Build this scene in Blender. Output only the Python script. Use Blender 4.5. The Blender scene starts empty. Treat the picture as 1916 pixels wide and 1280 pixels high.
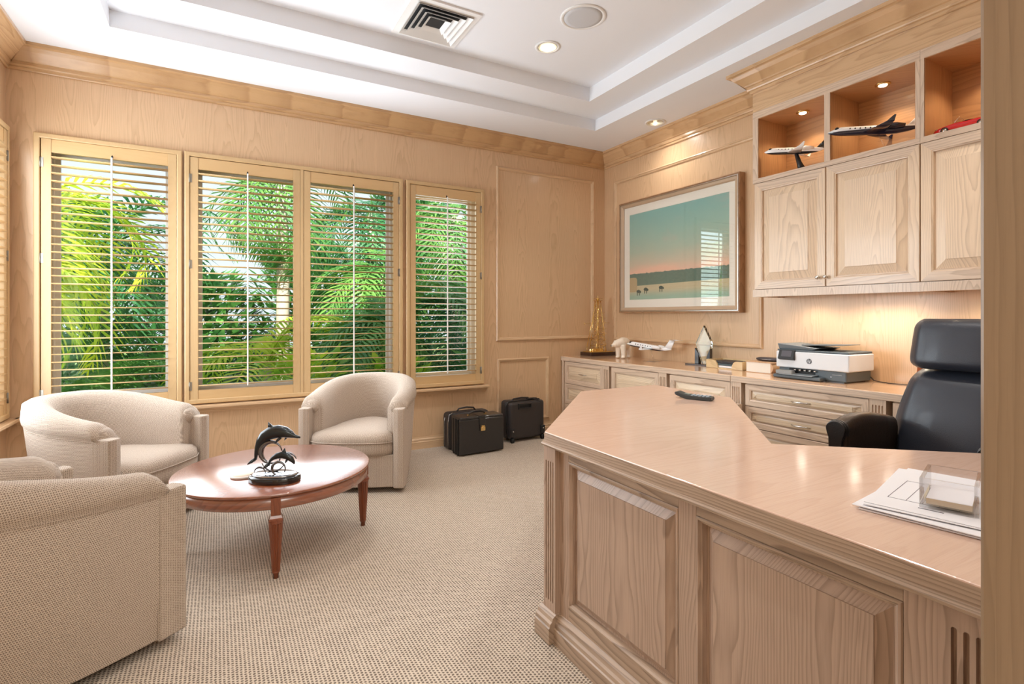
import bpy, bmesh, math, random
from mathutils import Vector, Matrix
random.seed(7)
S = bpy.context.scene
COL = S.collection
PI = math.pi
def R(d): return math.radians(d)

# ------------------------------------------------------------------ node helpers
class NT:
    def __init__(s, mat):
        mat.use_nodes = True
        s.t = mat.node_tree; s.t.nodes.clear()
        s.out = s.n('ShaderNodeOutputMaterial')
    def n(s, typ, **kw):
        nd = s.t.nodes.new(typ)
        for k, v in kw.items(): setattr(nd, k, v)
        return nd
    def l(s, a, b): s.t.links.new(a, b)
    def put(s, sock, v):
        if v is None: return
        if isinstance(v, bpy.types.NodeSocket): s.l(v, sock)
        else: sock.default_value = v
    def m(s, op, a, b=None, c=None):
        nd = s.n('ShaderNodeMath', operation=op)
        s.put(nd.inputs[0], a)
        if b is not None: s.put(nd.inputs[1], b)
        if c is not None: s.put(nd.inputs[2], c)
        return nd.outputs[0]
    def mix(s, f, a, b, blend='MIX'):
        nd = s.n('ShaderNodeMix', data_type='RGBA', blend_type=blend)
        s.put(nd.inputs[0], f); s.put(nd.inputs[6], a); s.put(nd.inputs[7], b)
        return nd.outputs[2]
    def xyz(s, v):
        nd = s.n('ShaderNodeSeparateXYZ'); s.l(v, nd.inputs[0]); return nd.outputs
    def vec(s, x, y, z):
        nd = s.n('ShaderNodeCombineXYZ')
        for i, q in enumerate((x, y, z)): s.put(nd.inputs[i], q)
        return nd.outputs[0]
    def noise(s, v, scale, detail=2, rough=.5):
        nd = s.n('ShaderNodeTexNoise'); s.put(nd.inputs['Vector'], v)
        nd.inputs['Scale'].default_value = scale; nd.inputs['Detail'].default_value = detail
        nd.inputs['Roughness'].default_value = rough
        return nd.outputs[0]
    def smooth(s, x, a, b):
        nd = s.n('ShaderNodeMapRange', interpolation_type='SMOOTHSTEP')
        s.put(nd.inputs[0], x); nd.inputs[1].default_value = a; nd.inputs[2].default_value = b
        return nd.outputs[0]
    def bump(s, h, strength, dist=.01):
        nd = s.n('ShaderNodeBump'); nd.inputs['Strength'].default_value = strength
        nd.inputs['Distance'].default_value = dist; s.l(h, nd.inputs['Height'])
        return nd.outputs[0]
    def bsdf(s, color, rough=.5, metal=0, normal=None, coat=0, spec=None, **kw):
        b = s.n('ShaderNodeBsdfPrincipled')
        s.put(b.inputs['Base Color'], color); s.put(b.inputs['Roughness'], rough)
        b.inputs['Metallic'].default_value = metal
        if normal is not None: s.l(normal, b.inputs['Normal'])
        if coat: b.inputs['Coat Weight'].default_value = coat; b.inputs['Coat Roughness'].default_value = kw.get('coat_rough', .08)
        if spec is not None: b.inputs['Specular IOR Level'].default_value = spec
        s.l(b.outputs[0], s.out.inputs[0])
        return b
def c4(c): return (c[0], c[1], c[2], 1.0)
def srgb(r, g, b):
    f = lambda v: (v / 255 / 12.92) if v / 255 <= .04045 else ((v / 255 + .055) / 1.055) ** 2.4
    return (f(r), f(g), f(b), 1.0)
def mat(name):
    return bpy.data.materials.new(name)
def plain(name, color, rough=.5, metal=0, coat=0, var=.04, scale=40, bump=0, spec=None):
    """solid colour with a slight procedural mottling"""
    M = mat(name); t = NT(M)
    tc = t.n('ShaderNodeTexCoord').outputs['Object']
    nz = t.noise(tc, scale, 3)
    col = t.mix(t.m('MULTIPLY', nz, var * 2), color, c4([max(0, v * .75) for v in color[:3]]))
    nrm = t.bump(nz, bump, .004) if bump else None
    t.bsdf(col, rough, metal, nrm, coat, spec)
    return M
def emit(name, color, strength):
    M = mat(name); t = NT(M)
    e = t.n('ShaderNodeEmission'); e.inputs[0].default_value = color; e.inputs[1].default_value = strength
    t.l(e.outputs[0], t.out.inputs[0]); return M
def wood(name, axis, light, dark, plank=.22, spacing=.011, amount=.55, rough=.36, coat=.25, fiber=.10, seam=0.0, obj_rand=True, slope=.075):
    """flat-sawn board with cathedral grain running along the given world axis"""
    M = mat(name); t = NT(M)
    x, y, z = t.xyz(t.n('ShaderNodeNewGeometry').outputs['Position'])
    if axis == 'z': u, v = t.m('ADD', x, t.m('MULTIPLY', y, 1.0)), z
    elif axis == 'y': u, v = t.m('ADD', x, z), y
    else: u, v = t.m('ADD', y, z), x
    rnd = t.n('ShaderNodeObjectInfo').outputs['Random'] if obj_rand else 0.37
    u = t.m('ADD', u, t.m('MULTIPLY', rnd, 7.31)) if obj_rand else t.m('ADD', u, 13.0)
    q = t.m('DIVIDE', u, plank)
    idx = t.m('FLOOR', q)
    fr = t.m('SUBTRACT', t.m('SUBTRACT', q, idx), .5)
    ul = t.m('MULTIPLY', fr, plank)
    wn = t.n('ShaderNodeTexWhiteNoise', noise_dimensions='1D')
    t.l(t.m('ADD', idx, t.m('MULTIPLY', rnd, 91.7)), wn.inputs['W'])
    cr = t.n('ShaderNodeSeparateColor'); t.l(wn.outputs['Color'], cr.inputs[0])
    r1, r2, r3 = cr.outputs
    pv = t.vec(t.m('MULTIPLY', ul, 5.0), t.m('MULTIPLY', v, 1.1), t.m('ADD', idx, t.m('MULTIPLY', rnd, 20)))
    n1 = t.m('SUBTRACT', t.noise(pv, 1.6, 2), .5)
    off = t.m('SUBTRACT', t.m('MULTIPLY', r1, .36), .18) if axis == 'z' else t.m('ADD', t.m('MULTIPLY', r1, .2), .07)
    d = t.m('ADD', t.m('MULTIPLY', t.m('ADD', v, t.m('MULTIPLY', r2, 2.0)), slope), off)
    d = t.m('ADD', d, t.m('MULTIPLY', n1, .05 if axis == 'z' else .014))
    uu = t.m('ADD', ul, t.m('MULTIPLY', t.m('SUBTRACT', r3, .5), plank * .5))
    uu = t.m('ADD', uu, t.m('MULTIPLY', n1, .03 if axis == 'z' else .01))
    rr = t.m('SQRT', t.m('ADD', t.m('MULTIPLY', uu, uu), t.m('MULTIPLY', d, d)))
    n2 = t.noise(t.vec(t.m('MULTIPLY', ul, 40), t.m('MULTIPLY', v, 5), idx), 1.0, 2)
    sw = t.m('FRACT', t.m('ADD', t.m('DIVIDE', rr, spacing), t.m('MULTIPLY', n2, .7)))
    line = t.m('POWER', sw, 2.6)
    line = t.m('MULTIPLY', line, t.smooth(sw, 1.0, .9))
    fib = t.noise(t.vec(t.m('MULTIPLY', ul, 260), t.m('MULTIPLY', v, 7), idx), 1.0, 3, .6)
    tone = t.m('ADD', t.m('MULTIPLY', r1, .35), t.m('MULTIPLY', t.noise(pv, 1.1, 1), .3))
    base = t.mix(t.m('MULTIPLY', tone, .45), light, c4([light[i] * .55 + dark[i] * .45 for i in range(3)]))
    col = t.mix(t.m('MULTIPLY', line, amount), base, dark)
    col = t.mix(t.m('MULTIPLY', t.smooth(fib, .45, .75), fiber * 2), col, dark)
    if seam:
        e = t.m('ABSOLUTE', fr)
        col = t.mix(t.m('MULTIPLY', t.smooth(e, .5 - .004, .5), seam), col, dark)
    nrm = t.bump(t.m('ADD', line, t.m('MULTIPLY', fib, .5)), .06, .002)
    t.bsdf(col, rough, 0, nrm, coat, coat_rough=.12)
    return M
def weave(name, light, dark, cx, cy, amount=.8, bump=.5, src='UV', rough=.9, lo=.5, hi=.16):
    """rows of small dark pits between loops"""
    M = mat(name); t = NT(M)
    if src == 'UV':
        x, y, z = t.xyz(t.n('ShaderNodeTexCoord').outputs['UV'])
    else:
        x, y, z = t.xyz(t.n('ShaderNodeNewGeometry').outputs['Position'])
    wob = t.noise(t.vec(x, y, 0.0), 120, 1)
    wob = t.m('MULTIPLY', t.m('SUBTRACT', wob, .5), .55)
    a = t.m('ADD', t.m('DIVIDE', x, cx), wob); row = t.m('FLOOR', a)
    b = t.m('ADD', t.m('DIVIDE', y, cy), t.m('MULTIPLY', t.m('MODULO', t.m('ABSOLUTE', row), 2.0), .5))
    b = t.m('ADD', b, wob)
    fa = t.m('SUBTRACT', t.m('SUBTRACT', a, row), .5)
    fb = t.m('SUBTRACT', t.m('SUBTRACT', b, t.m('FLOOR', b)), .5)
    dd = t.m('SQRT', t.m('ADD', t.m('MULTIPLY', fa, fa), t.m('MULTIPLY', fb, fb)))
    dot = t.smooth(dd, lo, hi)
    big = t.noise(t.vec(x, y, 0.0), 3.0, 2)
    nz = t.noise(t.vec(x, y, 0.0), 500, 2)
    base = t.mix(t.m('MULTIPLY', big, .35), light, c4([v * .82 for v in light[:3]]))
    base = t.mix(t.m('MULTIPLY', t.smooth(nz, .4, .7), .25), base, dark)
    col = t.mix(t.m('MULTIPLY', dot, amount), base, dark)
    nrm = t.bump(t.m('SUBTRACT', 1.0, dot), bump, .004)
    b_ = t.bsdf(col, rough, 0, nrm, spec=.15)
    b_.inputs['Sheen Weight'].default_value = .15
    return M
def glass(name, tint=(1, 1, 1, 1), refl=1.0, rough=.0):
    """thin clear pane: lets light straight through, mirrors at grazing angles"""
    M = mat(name); t = NT(M)
    lw = t.n('ShaderNodeLayerWeight'); lw.inputs[0].default_value = .5
    fz = t.m('ADD', t.m('MULTIPLY', t.m('POWER', lw.outputs['Facing'], 5.0), .96), .04)
    tr = t.n('ShaderNodeBsdfTransparent'); tr.inputs[0].default_value = tint
    gl = t.n('ShaderNodeBsdfGlossy'); gl.inputs['Roughness'].default_value = rough
    mx = t.n('ShaderNodeMixShader'); t.l(t.m('MINIMUM', t.m('MULTIPLY', fz, refl), .9), mx.inputs[0])
    t.l(tr.outputs[0], mx.inputs[1]); t.l(gl.outputs[0], mx.inputs[2]); t.l(mx.outputs[0], t.out.inputs[0])
    return M
def leafmat(name, a, b, trans=.45):
    M = mat(name); t = NT(M)
    nz = t.noise(t.n('ShaderNodeTexCoord').outputs['Object'], 2.5, 2)
    col = t.mix(t.smooth(nz, .3, .7), a, b)
    d = t.n('ShaderNodeBsdfPrincipled'); t.l(col, d.inputs['Base Color']); d.inputs['Roughness'].default_value = .4
    tr = t.n('ShaderNodeBsdfTranslucent'); t.l(col, tr.inputs[0])
    mx = t.n('ShaderNodeMixShader'); mx.inputs[0].default_value = trans
    t.l(d.outputs[0], mx.inputs[1]); t.l(tr.outputs[0], mx.inputs[2]); t.l(mx.outputs[0], t.out.inputs[0])
    return M

# ------------------------------------------------------------------ object helpers
def tag(o, label=None, cat=None, group=None, kind=None):
    if label: o['label'] = label
    if cat: o['category'] = cat
    if group: o['group'] = group
    if kind: o['kind'] = kind
    return o
def thing(name, label, cat, loc=(0, 0, 0), rz=0, group=None):
    o = bpy.data.objects.new(name, None); COL.objects.link(o)
    o.empty_display_size = .1
    o.location = loc; o.rotation_euler = (0, 0, rz)
    tag(o, label, cat, group); return o
def wmat(o):
    m = Matrix.LocRotScale(Vector(o.location), o.rotation_euler.to_quaternion(), Vector((1, 1, 1)))
    return (wmat(o.parent) @ m) if o.parent else m
class Fr:
    """a flat frame: u along U, v along V, n along N"""
    def __init__(s, o, u, n, v=(0, 0, 1)):
        s.o = Vector(o); s.u = Vector(u).normalized(); s.v = Vector(v).normalized(); s.n = Vector(n).normalized()
    def p(s, u, v, n=0): return s.o + s.u * u + s.v * v + s.n * n
class MB:
    def __init__(s): s.v = []; s.f = []; s.uv = []; s.sm = []; s.mi = {}
    def add(s, pts, faces, uvs=None, smooth=False):
        k = len(s.v); s.v += [Vector(p) for p in pts]
        for i, f in enumerate(faces):
            s.f.append([k + j for j in f]); s.sm.append(smooth)
            s.uv.append(uvs[i] if uvs else None)
        return s
    def hexa(s, p):
        return s.add(p, [(0, 3, 2, 1), (4, 5, 6, 7), (0, 1, 5, 4), (1, 2, 6, 5), (2, 3, 7, 6), (3, 0, 4, 7)])
    def box(s, x0, y0, z0, x1, y1, z1):
        x0, x1 = min(x0, x1), max(x0, x1); y0, y1 = min(y0, y1), max(y0, y1); z0, z1 = min(z0, z1), max(z0, z1)
        return s.hexa([(x0, y0, z0), (x1, y0, z0), (x1, y1, z0), (x0, y1, z0), (x0, y0, z1), (x1, y0, z1), (x1, y1, z1), (x0, y1, z1)])
    def fbox(s, fr, u0, u1, v0, v1, n0, n1):
        return s.hexa([fr.p(u0, v0, n0), fr.p(u1, v0, n0), fr.p(u1, v0, n1), fr.p(u0, v0, n1), fr.p(u0, v1, n0), fr.p(u1, v1, n0), fr.p(u1, v1, n1), fr.p(u0, v1, n1)])
    def prism(s, poly, z0, z1, smooth=False):
        n = len(poly); z0f = z0 if callable(z0) else (lambda *a: z0); z1f = z1 if callable(z1) else (lambda *a: z1)
        pts = [(p[0], p[1], z0f(*p)) for p in poly] + [(p[0], p[1], z1f(*p)) for p in poly]
        return s.add(pts, [tuple(range(n - 1, -1, -1)), tuple(range(n, 2 * n))] + [(i, (i + 1) % n, n + (i + 1) % n, n + i) for i in range(n)])
    def fprism(s, fr, poly, n0, n1):
        n = len(poly)
        pts = [fr.p(a, b, n0) for a, b in poly] + [fr.p(a, b, n1) for a, b in poly]
        return s.add(pts, [tuple(range(n - 1, -1, -1)), tuple(range(n, 2 * n))] + [(i, (i + 1) % n, n + (i + 1) % n, n + i) for i in range(n)])
    def loft(s, rings, closed=True, cap0=False, cap1=False, smooth=True, loop=False):
        nr = len(rings); n = len(rings[0]); pts = [Vector(p) for r in rings for p in r]
        us = []
        for r in rings:
            a = [0.]
            for i in range(n): a.append(a[-1] + (Vector(r[(i + 1) % n]) - Vector(r[i])).length)
            us.append(a)
        vs = [[0.] * (n + 1)]
        for j in range(1, nr + (1 if loop else 0)):
            row = []
            for i in range(n + 1):
                row.append(vs[-1][i] + (Vector(rings[j % nr][i % n]) - Vector(rings[j - 1][i % n])).length)
            vs.append(row)
        faces = []; uvs = []
        m = n if closed else n - 1
        for j in range(nr if loop else nr - 1):
            j2 = (j + 1) % nr
            for i in range(m):
                i2 = (i + 1) % n
                faces.append((j * n + i, j * n + i2, j2 * n + i2, j2 * n + i))
                uvs.append([(us[j][i], vs[j][i]), (us[j][i + 1], vs[j][i + 1]), (us[j2][i + 1], vs[j + 1][i + 1]), (us[j2][i], vs[j + 1][i])])
        if cap0: faces.append(tuple(range(n - 1, -1, -1))); uvs.append(None)
        if cap1: faces.append(tuple(range((nr - 1) * n, nr * n))); uvs.append(None)
        return s.add(pts, faces, uvs, smooth)
    def tube(s, path, r, n=8, caps=True, smooth=True, flat=None):
        """round bar along a path; r a number or one per point; flat=(axis vector, factor) squashes it"""
        P = [Vector(p) for p in path]; rings = []
        prev = None
        for i, p in enumerate(P):
            d = (P[min(i + 1, len(P) - 1)] - P[max(i - 1, 0)]).normalized()
            ref = prev if prev is not None else (Vector((0, 0, 1)) if abs(d.z) < .9 else Vector((1, 0, 0)))
            a = d.cross(ref).normalized(); b = a.cross(d).normalized(); prev = b
            rr = r[i] if isinstance(r, (list, tuple)) else r
            ring = []
            for k in range(n):
                an = 2 * PI * k / n; w = a * math.cos(an) * rr + b * math.sin(an) * rr
                if flat: ax = Vector(flat[0]).normalized(); w = w - ax * w.dot(ax) * (1 - flat[1])
                ring.append(p + w)
            rings.append(ring)
        return s.loft(rings, True, caps, caps, smooth)
    def cyl(s, p0, p1, r0, r1=None, n=16, smooth=True):
        r1 = r0 if r1 is None else r1
        return s.tube([p0, p1], [r0, r1], n, True, smooth)
    def lathe(s, prof, c=(0, 0, 0), n=32, flute=None, sx=1, sy=1, smooth=True):
        rings = []
        for (r, z) in prof:
            ring = []
            for k in range(n):
                a = 2 * PI * k / n; rr = r
                if flute and flute[0] <= z <= flute[1] and k % 2: rr = r * flute[2]
                ring.append((c[0] + rr * math.cos(a) * sx, c[1] + rr * math.sin(a) * sy, c[2] + z))
            rings.append(ring)
        return s.loft(rings, True, True, True, smooth)
    def ell(s, c, rx, ry, rz, e1=1., e2=1., nu=24, nv=14, M=None):
        """superellipsoid"""
        sp = lambda w, e: math.copysign(abs(w) ** e, w)
        rings = []
        for j in range(nv + 1):
            ph = -PI / 2 + PI * j / nv; ph = max(-PI / 2 + .02, min(PI / 2 - .02, ph))
            ring = []
            for k in range(nu):
                th = 2 * PI * k / nu
                p = Vector((rx * sp(math.cos(ph), e1) * sp(math.cos(th), e2), ry * sp(math.cos(ph), e1) * sp(math.sin(th), e2), rz * sp(math.sin(ph), e1)))
                if M is not None: p = M @ p
                ring.append(Vector(c) + p)
            rings.append(ring)
        return s.loft(rings, True, True, True, True)
    def rects(s, fr, u0, u1, v0, v1, steps, cap=False):
        """mitred moulding round a rectangle: steps are (inset, height)"""
        pts = []; faces = []
        for (ins, h) in steps:
            pts += [fr.p(u0 + ins, v0 + ins, h), fr.p(u1 - ins, v0 + ins, h), fr.p(u1 - ins, v1 - ins, h), fr.p(u0 + ins, v1 - ins, h)]
        for j in range(len(steps) - 1):
            for i in range(4):
                faces.append((4 * j + i, 4 * j + (i + 1) % 4, 4 * j + 4 + (i + 1) % 4, 4 * j + 4 + i))
        if cap: k = 4 * (len(steps) - 1); faces.append((k, k + 1, k + 2, k + 3))
        b = len(s.f)
        if not cap:
            for j in range(4 * (len(steps) - 1)):
                if j % 4 in (0, 2): s.mi[b + j] = 1
        return s.add(pts, faces)
    def mould(s, prof, a, b, out, m0=0, m1=0, caps=True):
        """straight moulding from a to b; prof is (out, z); m0, m1 shift the ends with the depth (mitres)"""
        a = Vector(a); b = Vector(b); d = (b - a).normalized(); out = Vector(out)
        r0 = [a + out * o + Vector((0, 0, z)) + d * (m0 * o) for o, z in prof]
        r1 = [b + out * o + Vector((0, 0, z)) + d * (m1 * o) for o, z in prof]
        n = len(prof)
        s.add(r0 + r1, [(i, i + 1, n + i + 1, n + i) for i in range(n - 1)] + ([tuple(range(n)), tuple(range(2 * n - 1, n - 1, -1))] if caps else []))
        return s
    def xform(s, M): s.v = [M @ v for v in s.v]; return s
    def build(s, name, material, parent=None, world=True, bevel=0, sub=0, fixn=True, seg=2, across=None):
        me = bpy.data.meshes.new(name)
        vs = s.v
        if parent is not None and world:
            inv = wmat(parent).inverted(); vs = [inv @ v for v in vs]
        me.from_pydata([tuple(v) for v in vs], [], s.f)
        uvl = me.uv_layers.new(name='UVMap')
        for pi, poly in enumerate(me.polygons):
            poly.use_smooth = s.sm[pi]
            uv = s.uv[pi]
            if uv and len(uv) == poly.loop_total:
                for k, li in enumerate(poly.loop_indices): uvl.data[li].uv = uv[k]
            else:
                nn = poly.normal; ax = max(range(3), key=lambda q: abs(nn[q]))
                for li in poly.loop_indices:
                    co = me.vertices[me.loops[li].vertex_index].co
                    uvl.data[li].uv = (co.y, co.z) if ax == 0 else ((co.x, co.z) if ax == 1 else (co.x, co.y))
        if fixn:
            bm = bmesh.new(); bm.from_mesh(me)
            bmesh.ops.recalc_face_normals(bm, faces=bm.faces); bm.to_mesh(me); bm.free()
        me.update()
        me.materials.append(material)
        if across is not None:
            me.materials.append(across)
            for k in s.mi: me.polygons[k].material_index = 1
        o = bpy.data.objects.new(name, me); COL.objects.link(o)
        if parent is not None: o.parent = parent
        if bevel:
            b = o.modifiers.new('bevel', 'BEVEL'); b.width = bevel; b.segments = seg; b.limit_method = 'ANGLE'; b.angle_limit = R(32)
            b.harden_normals = False
        if sub:
            q = o.modifiers.new('sub', 'SUBSURF'); q.levels = sub; q.render_levels = sub
        return o
def offset_poly(poly, d):
    """move every edge of a CCW outline outward by d"""
    n = len(poly); out = []
    for i in range(n):
        a = Vector(poly[i - 1]).to_2d(); b = Vector(poly[i]).to_2d(); c = Vector(poly[(i + 1) % n]).to_2d()
        e1 = (b - a).normalized(); e2 = (c - b).normalized()
        n1 = Vector((e1.y, -e1.x)); n2 = Vector((e2.y, -e2.x))
        k = (n1 + n2); k = k / max(.2, (1 + n1.dot(n2)))
        q = b + k * d; out.append((q.x, q.y))
    return out
def structure(o): o['kind'] = 'structure'; return o

# ------------------------------------------------------------------ materials
OL, OD = srgb(224, 200, 176), srgb(154, 124, 98)
M_wz = wood('oak_upright', 'z', OL, OD, spacing=.0075, slope=.035)
M_wy = wood('oak_along_y', 'y', OL, OD, spacing=.0075, slope=.02)
M_wx = wood('oak_along_x', 'x', OL, OD, spacing=.0075, slope=.02)
M_wall = wood('oak_wall_panel', 'z', srgb(219, 185, 147), srgb(166, 128, 90), plank=.24, spacing=.008, amount=.38, seam=.2, obj_rand=False, slope=.03)
M_desk = wood('oak_desk_top', 'x', srgb(232, 200, 180), srgb(194, 152, 128), plank=.2, spacing=.008, amount=.2, rough=.2, coat=.6, slope=.025)
M_counter = wood('oak_counter_top', 'y', srgb(224, 184, 148), srgb(180, 134, 98), plank=.2, spacing=.008, amount=.3, rough=.18, coat=.6, slope=.025)
M_front = wood('oak_desk_front_shade', 'z', srgb(188, 162, 142), srgb(112, 88, 70), spacing=.007, amount=.6, rough=.42, coat=.15, slope=.012)  # same oak, darkened and greyed for the shade on the desk front
M_fronty = wood('oak_desk_edge_shade', 'y', srgb(184, 160, 138), srgb(98, 76, 58), spacing=.0052, amount=.75, rough=.4, coat=.15, slope=.015)  # desk edge and rails: front's shade darkened into the oak colour
M_shut = wood('shutter_wood', 'z', srgb(206, 174, 128), srgb(176, 140, 94), amount=.15, fiber=.04, rough=.4, coat=.15)
M_louv = wood('louver_wood', 'x', srgb(212, 176, 126), srgb(182, 144, 94), amount=.12, fiber=.04, rough=.38, coat=.2, slope=.02)
M_crown = wood('oak_crown', 'x', srgb(206, 168, 122), srgb(150, 108, 66), amount=.5, plank=.11, spacing=.0045, rough=.34, slope=.012)
M_tz = wood('trim_upright', 'z', srgb(220, 187, 149), srgb(166, 128, 90), spacing=.0075, slope=.035, amount=.4)
M_ty = wood('trim_along_y', 'y', srgb(220, 187, 149), srgb(166, 128, 90), spacing=.006, slope=.012, amount=.4)
M_tx = wood('trim_along_x', 'x', srgb(220, 187, 149), srgb(166, 128, 90), spacing=.006, slope=.012, amount=.4)
M_hinge = plain('hinge_metal', (.34, .32, .28, 1), .35, 1.0)
M_ceil = plain('ceiling_paint', srgb(240, 243, 248), .9, var=.02, scale=3)
M_white = plain('white_paint', srgb(238, 238, 236), .45, var=.02)
M_carpet = weave('loop_carpet', srgb(222, 206, 186), srgb(78, 60, 46), .0128, .0128, amount=.85, bump=.6, src='P', rough=.95, lo=.46, hi=.2)
M_fab = weave('tweed_fabric', srgb(216, 199, 181), srgb(94, 70, 56), .0068, .0062, amount=.72, bump=.5)
M_mahog = wood('mahogany', 'x', srgb(150, 82, 48), srgb(84, 38, 20), plank=.3, spacing=.01, amount=.45, rough=.22, coat=1.0)
for nd in M_mahog.node_tree.nodes:
    if nd.type == 'BSDF_PRINCIPLED': nd.inputs['Coat IOR'].default_value = 2.0; nd.inputs['Coat Roughness'].default_value = .26
M_mahogz = wood('mahogany_upright', 'z', srgb(136, 72, 42), srgb(76, 34, 18), plank=.1, spacing=.01, amount=.45, rough=.25, coat=.5)
M_leather = plain('black_leather', (.020, .018, .018, 1), .33, coat=.25, var=.3, scale=160, bump=.25)
M_ballist = plain('black_nylon', (.032, .027, .027, 1), .5, var=.3, scale=300, bump=.3)
M_chairlea = plain('office_chair_leather', (.030, .035, .050, 1), .38, coat=.12, var=.2, scale=320, bump=.18)
M_armlea = plain('armrest_leather', (.045, .028, .018, 1), .4, coat=.15, var=.2, scale=130, bump=.25)
M_brass = plain('brass', (.78, .56, .24, 1), .25, 1.0)
M_gold = plain('gold_plate', (.95, .70, .26, 1), .2, 1.0)
M_chrome = plain('brushed_nickel', (.72, .70, .66, 1), .25, 1.0)
M_bronze = plain('dark_bronze', (.035, .042, .045, 1), .28, .7, coat=.4, var=.4, scale=90)
M_silver = plain('polished_silver', (.42, .43, .45, 1), .16, 1.0)
M_pewter = plain('dark_pewter', (.2, .2, .21, 1), .2, 1.0)
M_blackpl = plain('black_plastic', (.015, .015, .016, 1), .4)
M_grypl = plain('grey_plastic', (.10, .125, .14, 1), .45)
M_whtpl = plain('white_plastic', srgb(236, 238, 240), .4, var=.02)
M_paper = plain('white_paper', srgb(244, 243, 246), .8, var=.02)
M_ink = plain('printed_ink', srgb(110, 108, 116), .8)
M_glass = glass('window_glass', (.97, .99, .98, 1), .15)
M_picglass = glass('picture_glass', (1, 1, 1, 1), 2.6)
def solidglass(name, col=(1, 1, 1, 1), ior=1.45):
    M = mat(name); t = NT(M)
    b = t.bsdf(col, .0); b.inputs['Transmission Weight'].default_value = 1; b.inputs['IOR'].default_value = ior
    return M
M_acryl = glass('clear_acrylic', (.985, .99, 1, 1), 1.6)
M_crystal = solidglass('crystal', (.9, 1, .97, 1))
M_glossblack = plain('gloss_black', (.008, .008, .009, 1), .12, coat=.8)
M_black = plain('near_black', (.006, .006, .006, 1), .6)
# ------------------------------------------------------------------ room
XL, XR, YB, YF = -1.209, 3.764, 4.62, .262
ZC, ZT1, ZT2 = 2.99, 3.095, 3.215
WT = .18
structure(MB().box(XL - 1.4, -3.2, -.06, XR + .3, YB + WT, 0).build('floor', M_carpet))
def wall_with_holes(name, fr, u0, u1, h, holes, th, material):
    """holes: (ua, ub, va, vb) sorted along u"""
    m = MB(); u = u0
    for (a, b, va, vb) in holes:
        m.fbox(fr, u, a, 0, h, -th, 0); m.fbox(fr, a, b, 0, va, -th, 0); m.fbox(fr, a, b, vb, h, -th, 0); u = b
    m.fbox(fr, u, u1, 0, h, -th, 0)
    return structure(m.build(name, material))
FB = Fr((0, YB, 0), (1, 0, 0), (0, -1, 0))
FL = Fr((XL, 0, 0), (0, 1, 0), (1, 0, 0))
FRT = Fr((XR, 0, 0), (0, -1, 0), (-1, 0, 0))
HB = [(-1.035, -.262, .60, 2.405), (-.185, 1.415, .60, 2.405), (1.512, 2.222, .60, 2.405)]
wall_with_holes('wall_back', FB, XL - WT, XR + WT, 3.3, HB, WT, M_wall)
wall_with_holes('wall_left', FL, -.05, YB, 3.3, [(3.3, 4.50, .60, 2.405)], WT, M_wall)
structure(MB().box(XR, YF - .2, 0, XR + WT, YB, 3.3).build('wall_right', M_wall))
structure(MB().box(.752, .02, 0, XR, YF, 3.3).build('wall_front', wood('oak_jamb_shade', 'z', srgb(150, 126, 100), srgb(104, 84, 64), plank=.35, spacing=.014, slope=.02, amount=.35, obj_rand=False), bevel=.004))  # jamb wood darkened, its shade is put into the colour
# tray ceiling: three levels joined by upright risers
def ring(m, o, i, z):   # flat ring between rectangle o and rectangle i
    a = [(o[0], o[1], z), (o[2], o[1], z), (o[2], o[3], z), (o[0], o[3], z)]
    b = [(i[0], i[1], z), (i[2], i[1], z), (i[2], i[3], z), (i[0], i[3], z)]
    m.add(a + b, [(k, (k + 1) % 4, 4 + (k + 1) % 4, 4 + k) for k in range(4)])
def riser(m, r, z0, z1):
    a = [(r[0], r[1]), (r[2], r[1]), (r[2], r[3]), (r[0], r[3])]
    m.add([(x, y, z0) for x, y in a] + [(x, y, z1) for x, y in a], [(k, (k + 1) % 4, 4 + (k + 1) % 4, 4 + k) for k in range(4)])
r0 = (XL - .2, -.1, XR + .2, YB + .2); r1 = (-.58, .86, 3.163, 4.022); r2 = (-.255, 1.18, 2.845, 3.70)
m = MB(); ring(m, r0, r1, ZC); riser(m, r1, ZC, ZT1); ring(m, r1, r2, ZT1); riser(m, r2, ZT1, ZT2)
m.add([(r2[0], r2[1], ZT2), (r2[2], r2[1], ZT2), (r2[2], r2[3], ZT2), (r2[0], r2[3], ZT2)], [(0, 1, 2, 3)])
structure(m.build('ceiling', M_ceil))
structure(MB().box(XL - .2, -.1, 3.3, XR + .2, YB + .5, 3.4).build('roof', M_ceil))
structure(MB().box(XL - 1.2, -3.2, 2.99, XR + .2, -.1, 3.4).build('hall_block_top', M_ceil))  # unseen cover, added to keep the sun out of the room

M_hall = plain('hall_paint', srgb(232, 222, 208), .9, var=.02, scale=3)
structure(MB().box(XL - 1.2, -3.35, 0, XR + .2, -3.2, 3.4).build('hall_block_far', M_hall))  # unseen hall walls, added to stop blue sky light and bounce warm light
structure(MB().box(XL - 1.35, -3.2, 0, XL - 1.2, .1, 3.4).box(XL - 1.2, -.05, 0, XL - .18, .1, 3.4).build('hall_block_left', M_hall))  # unseen, added to close off the sky light on this side
structure(MB().box(2.6, -3.2, 0, 2.75, .02, 3.4).build('hall_block_right', M_hall))  # unseen, added against sky light from the right
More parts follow.
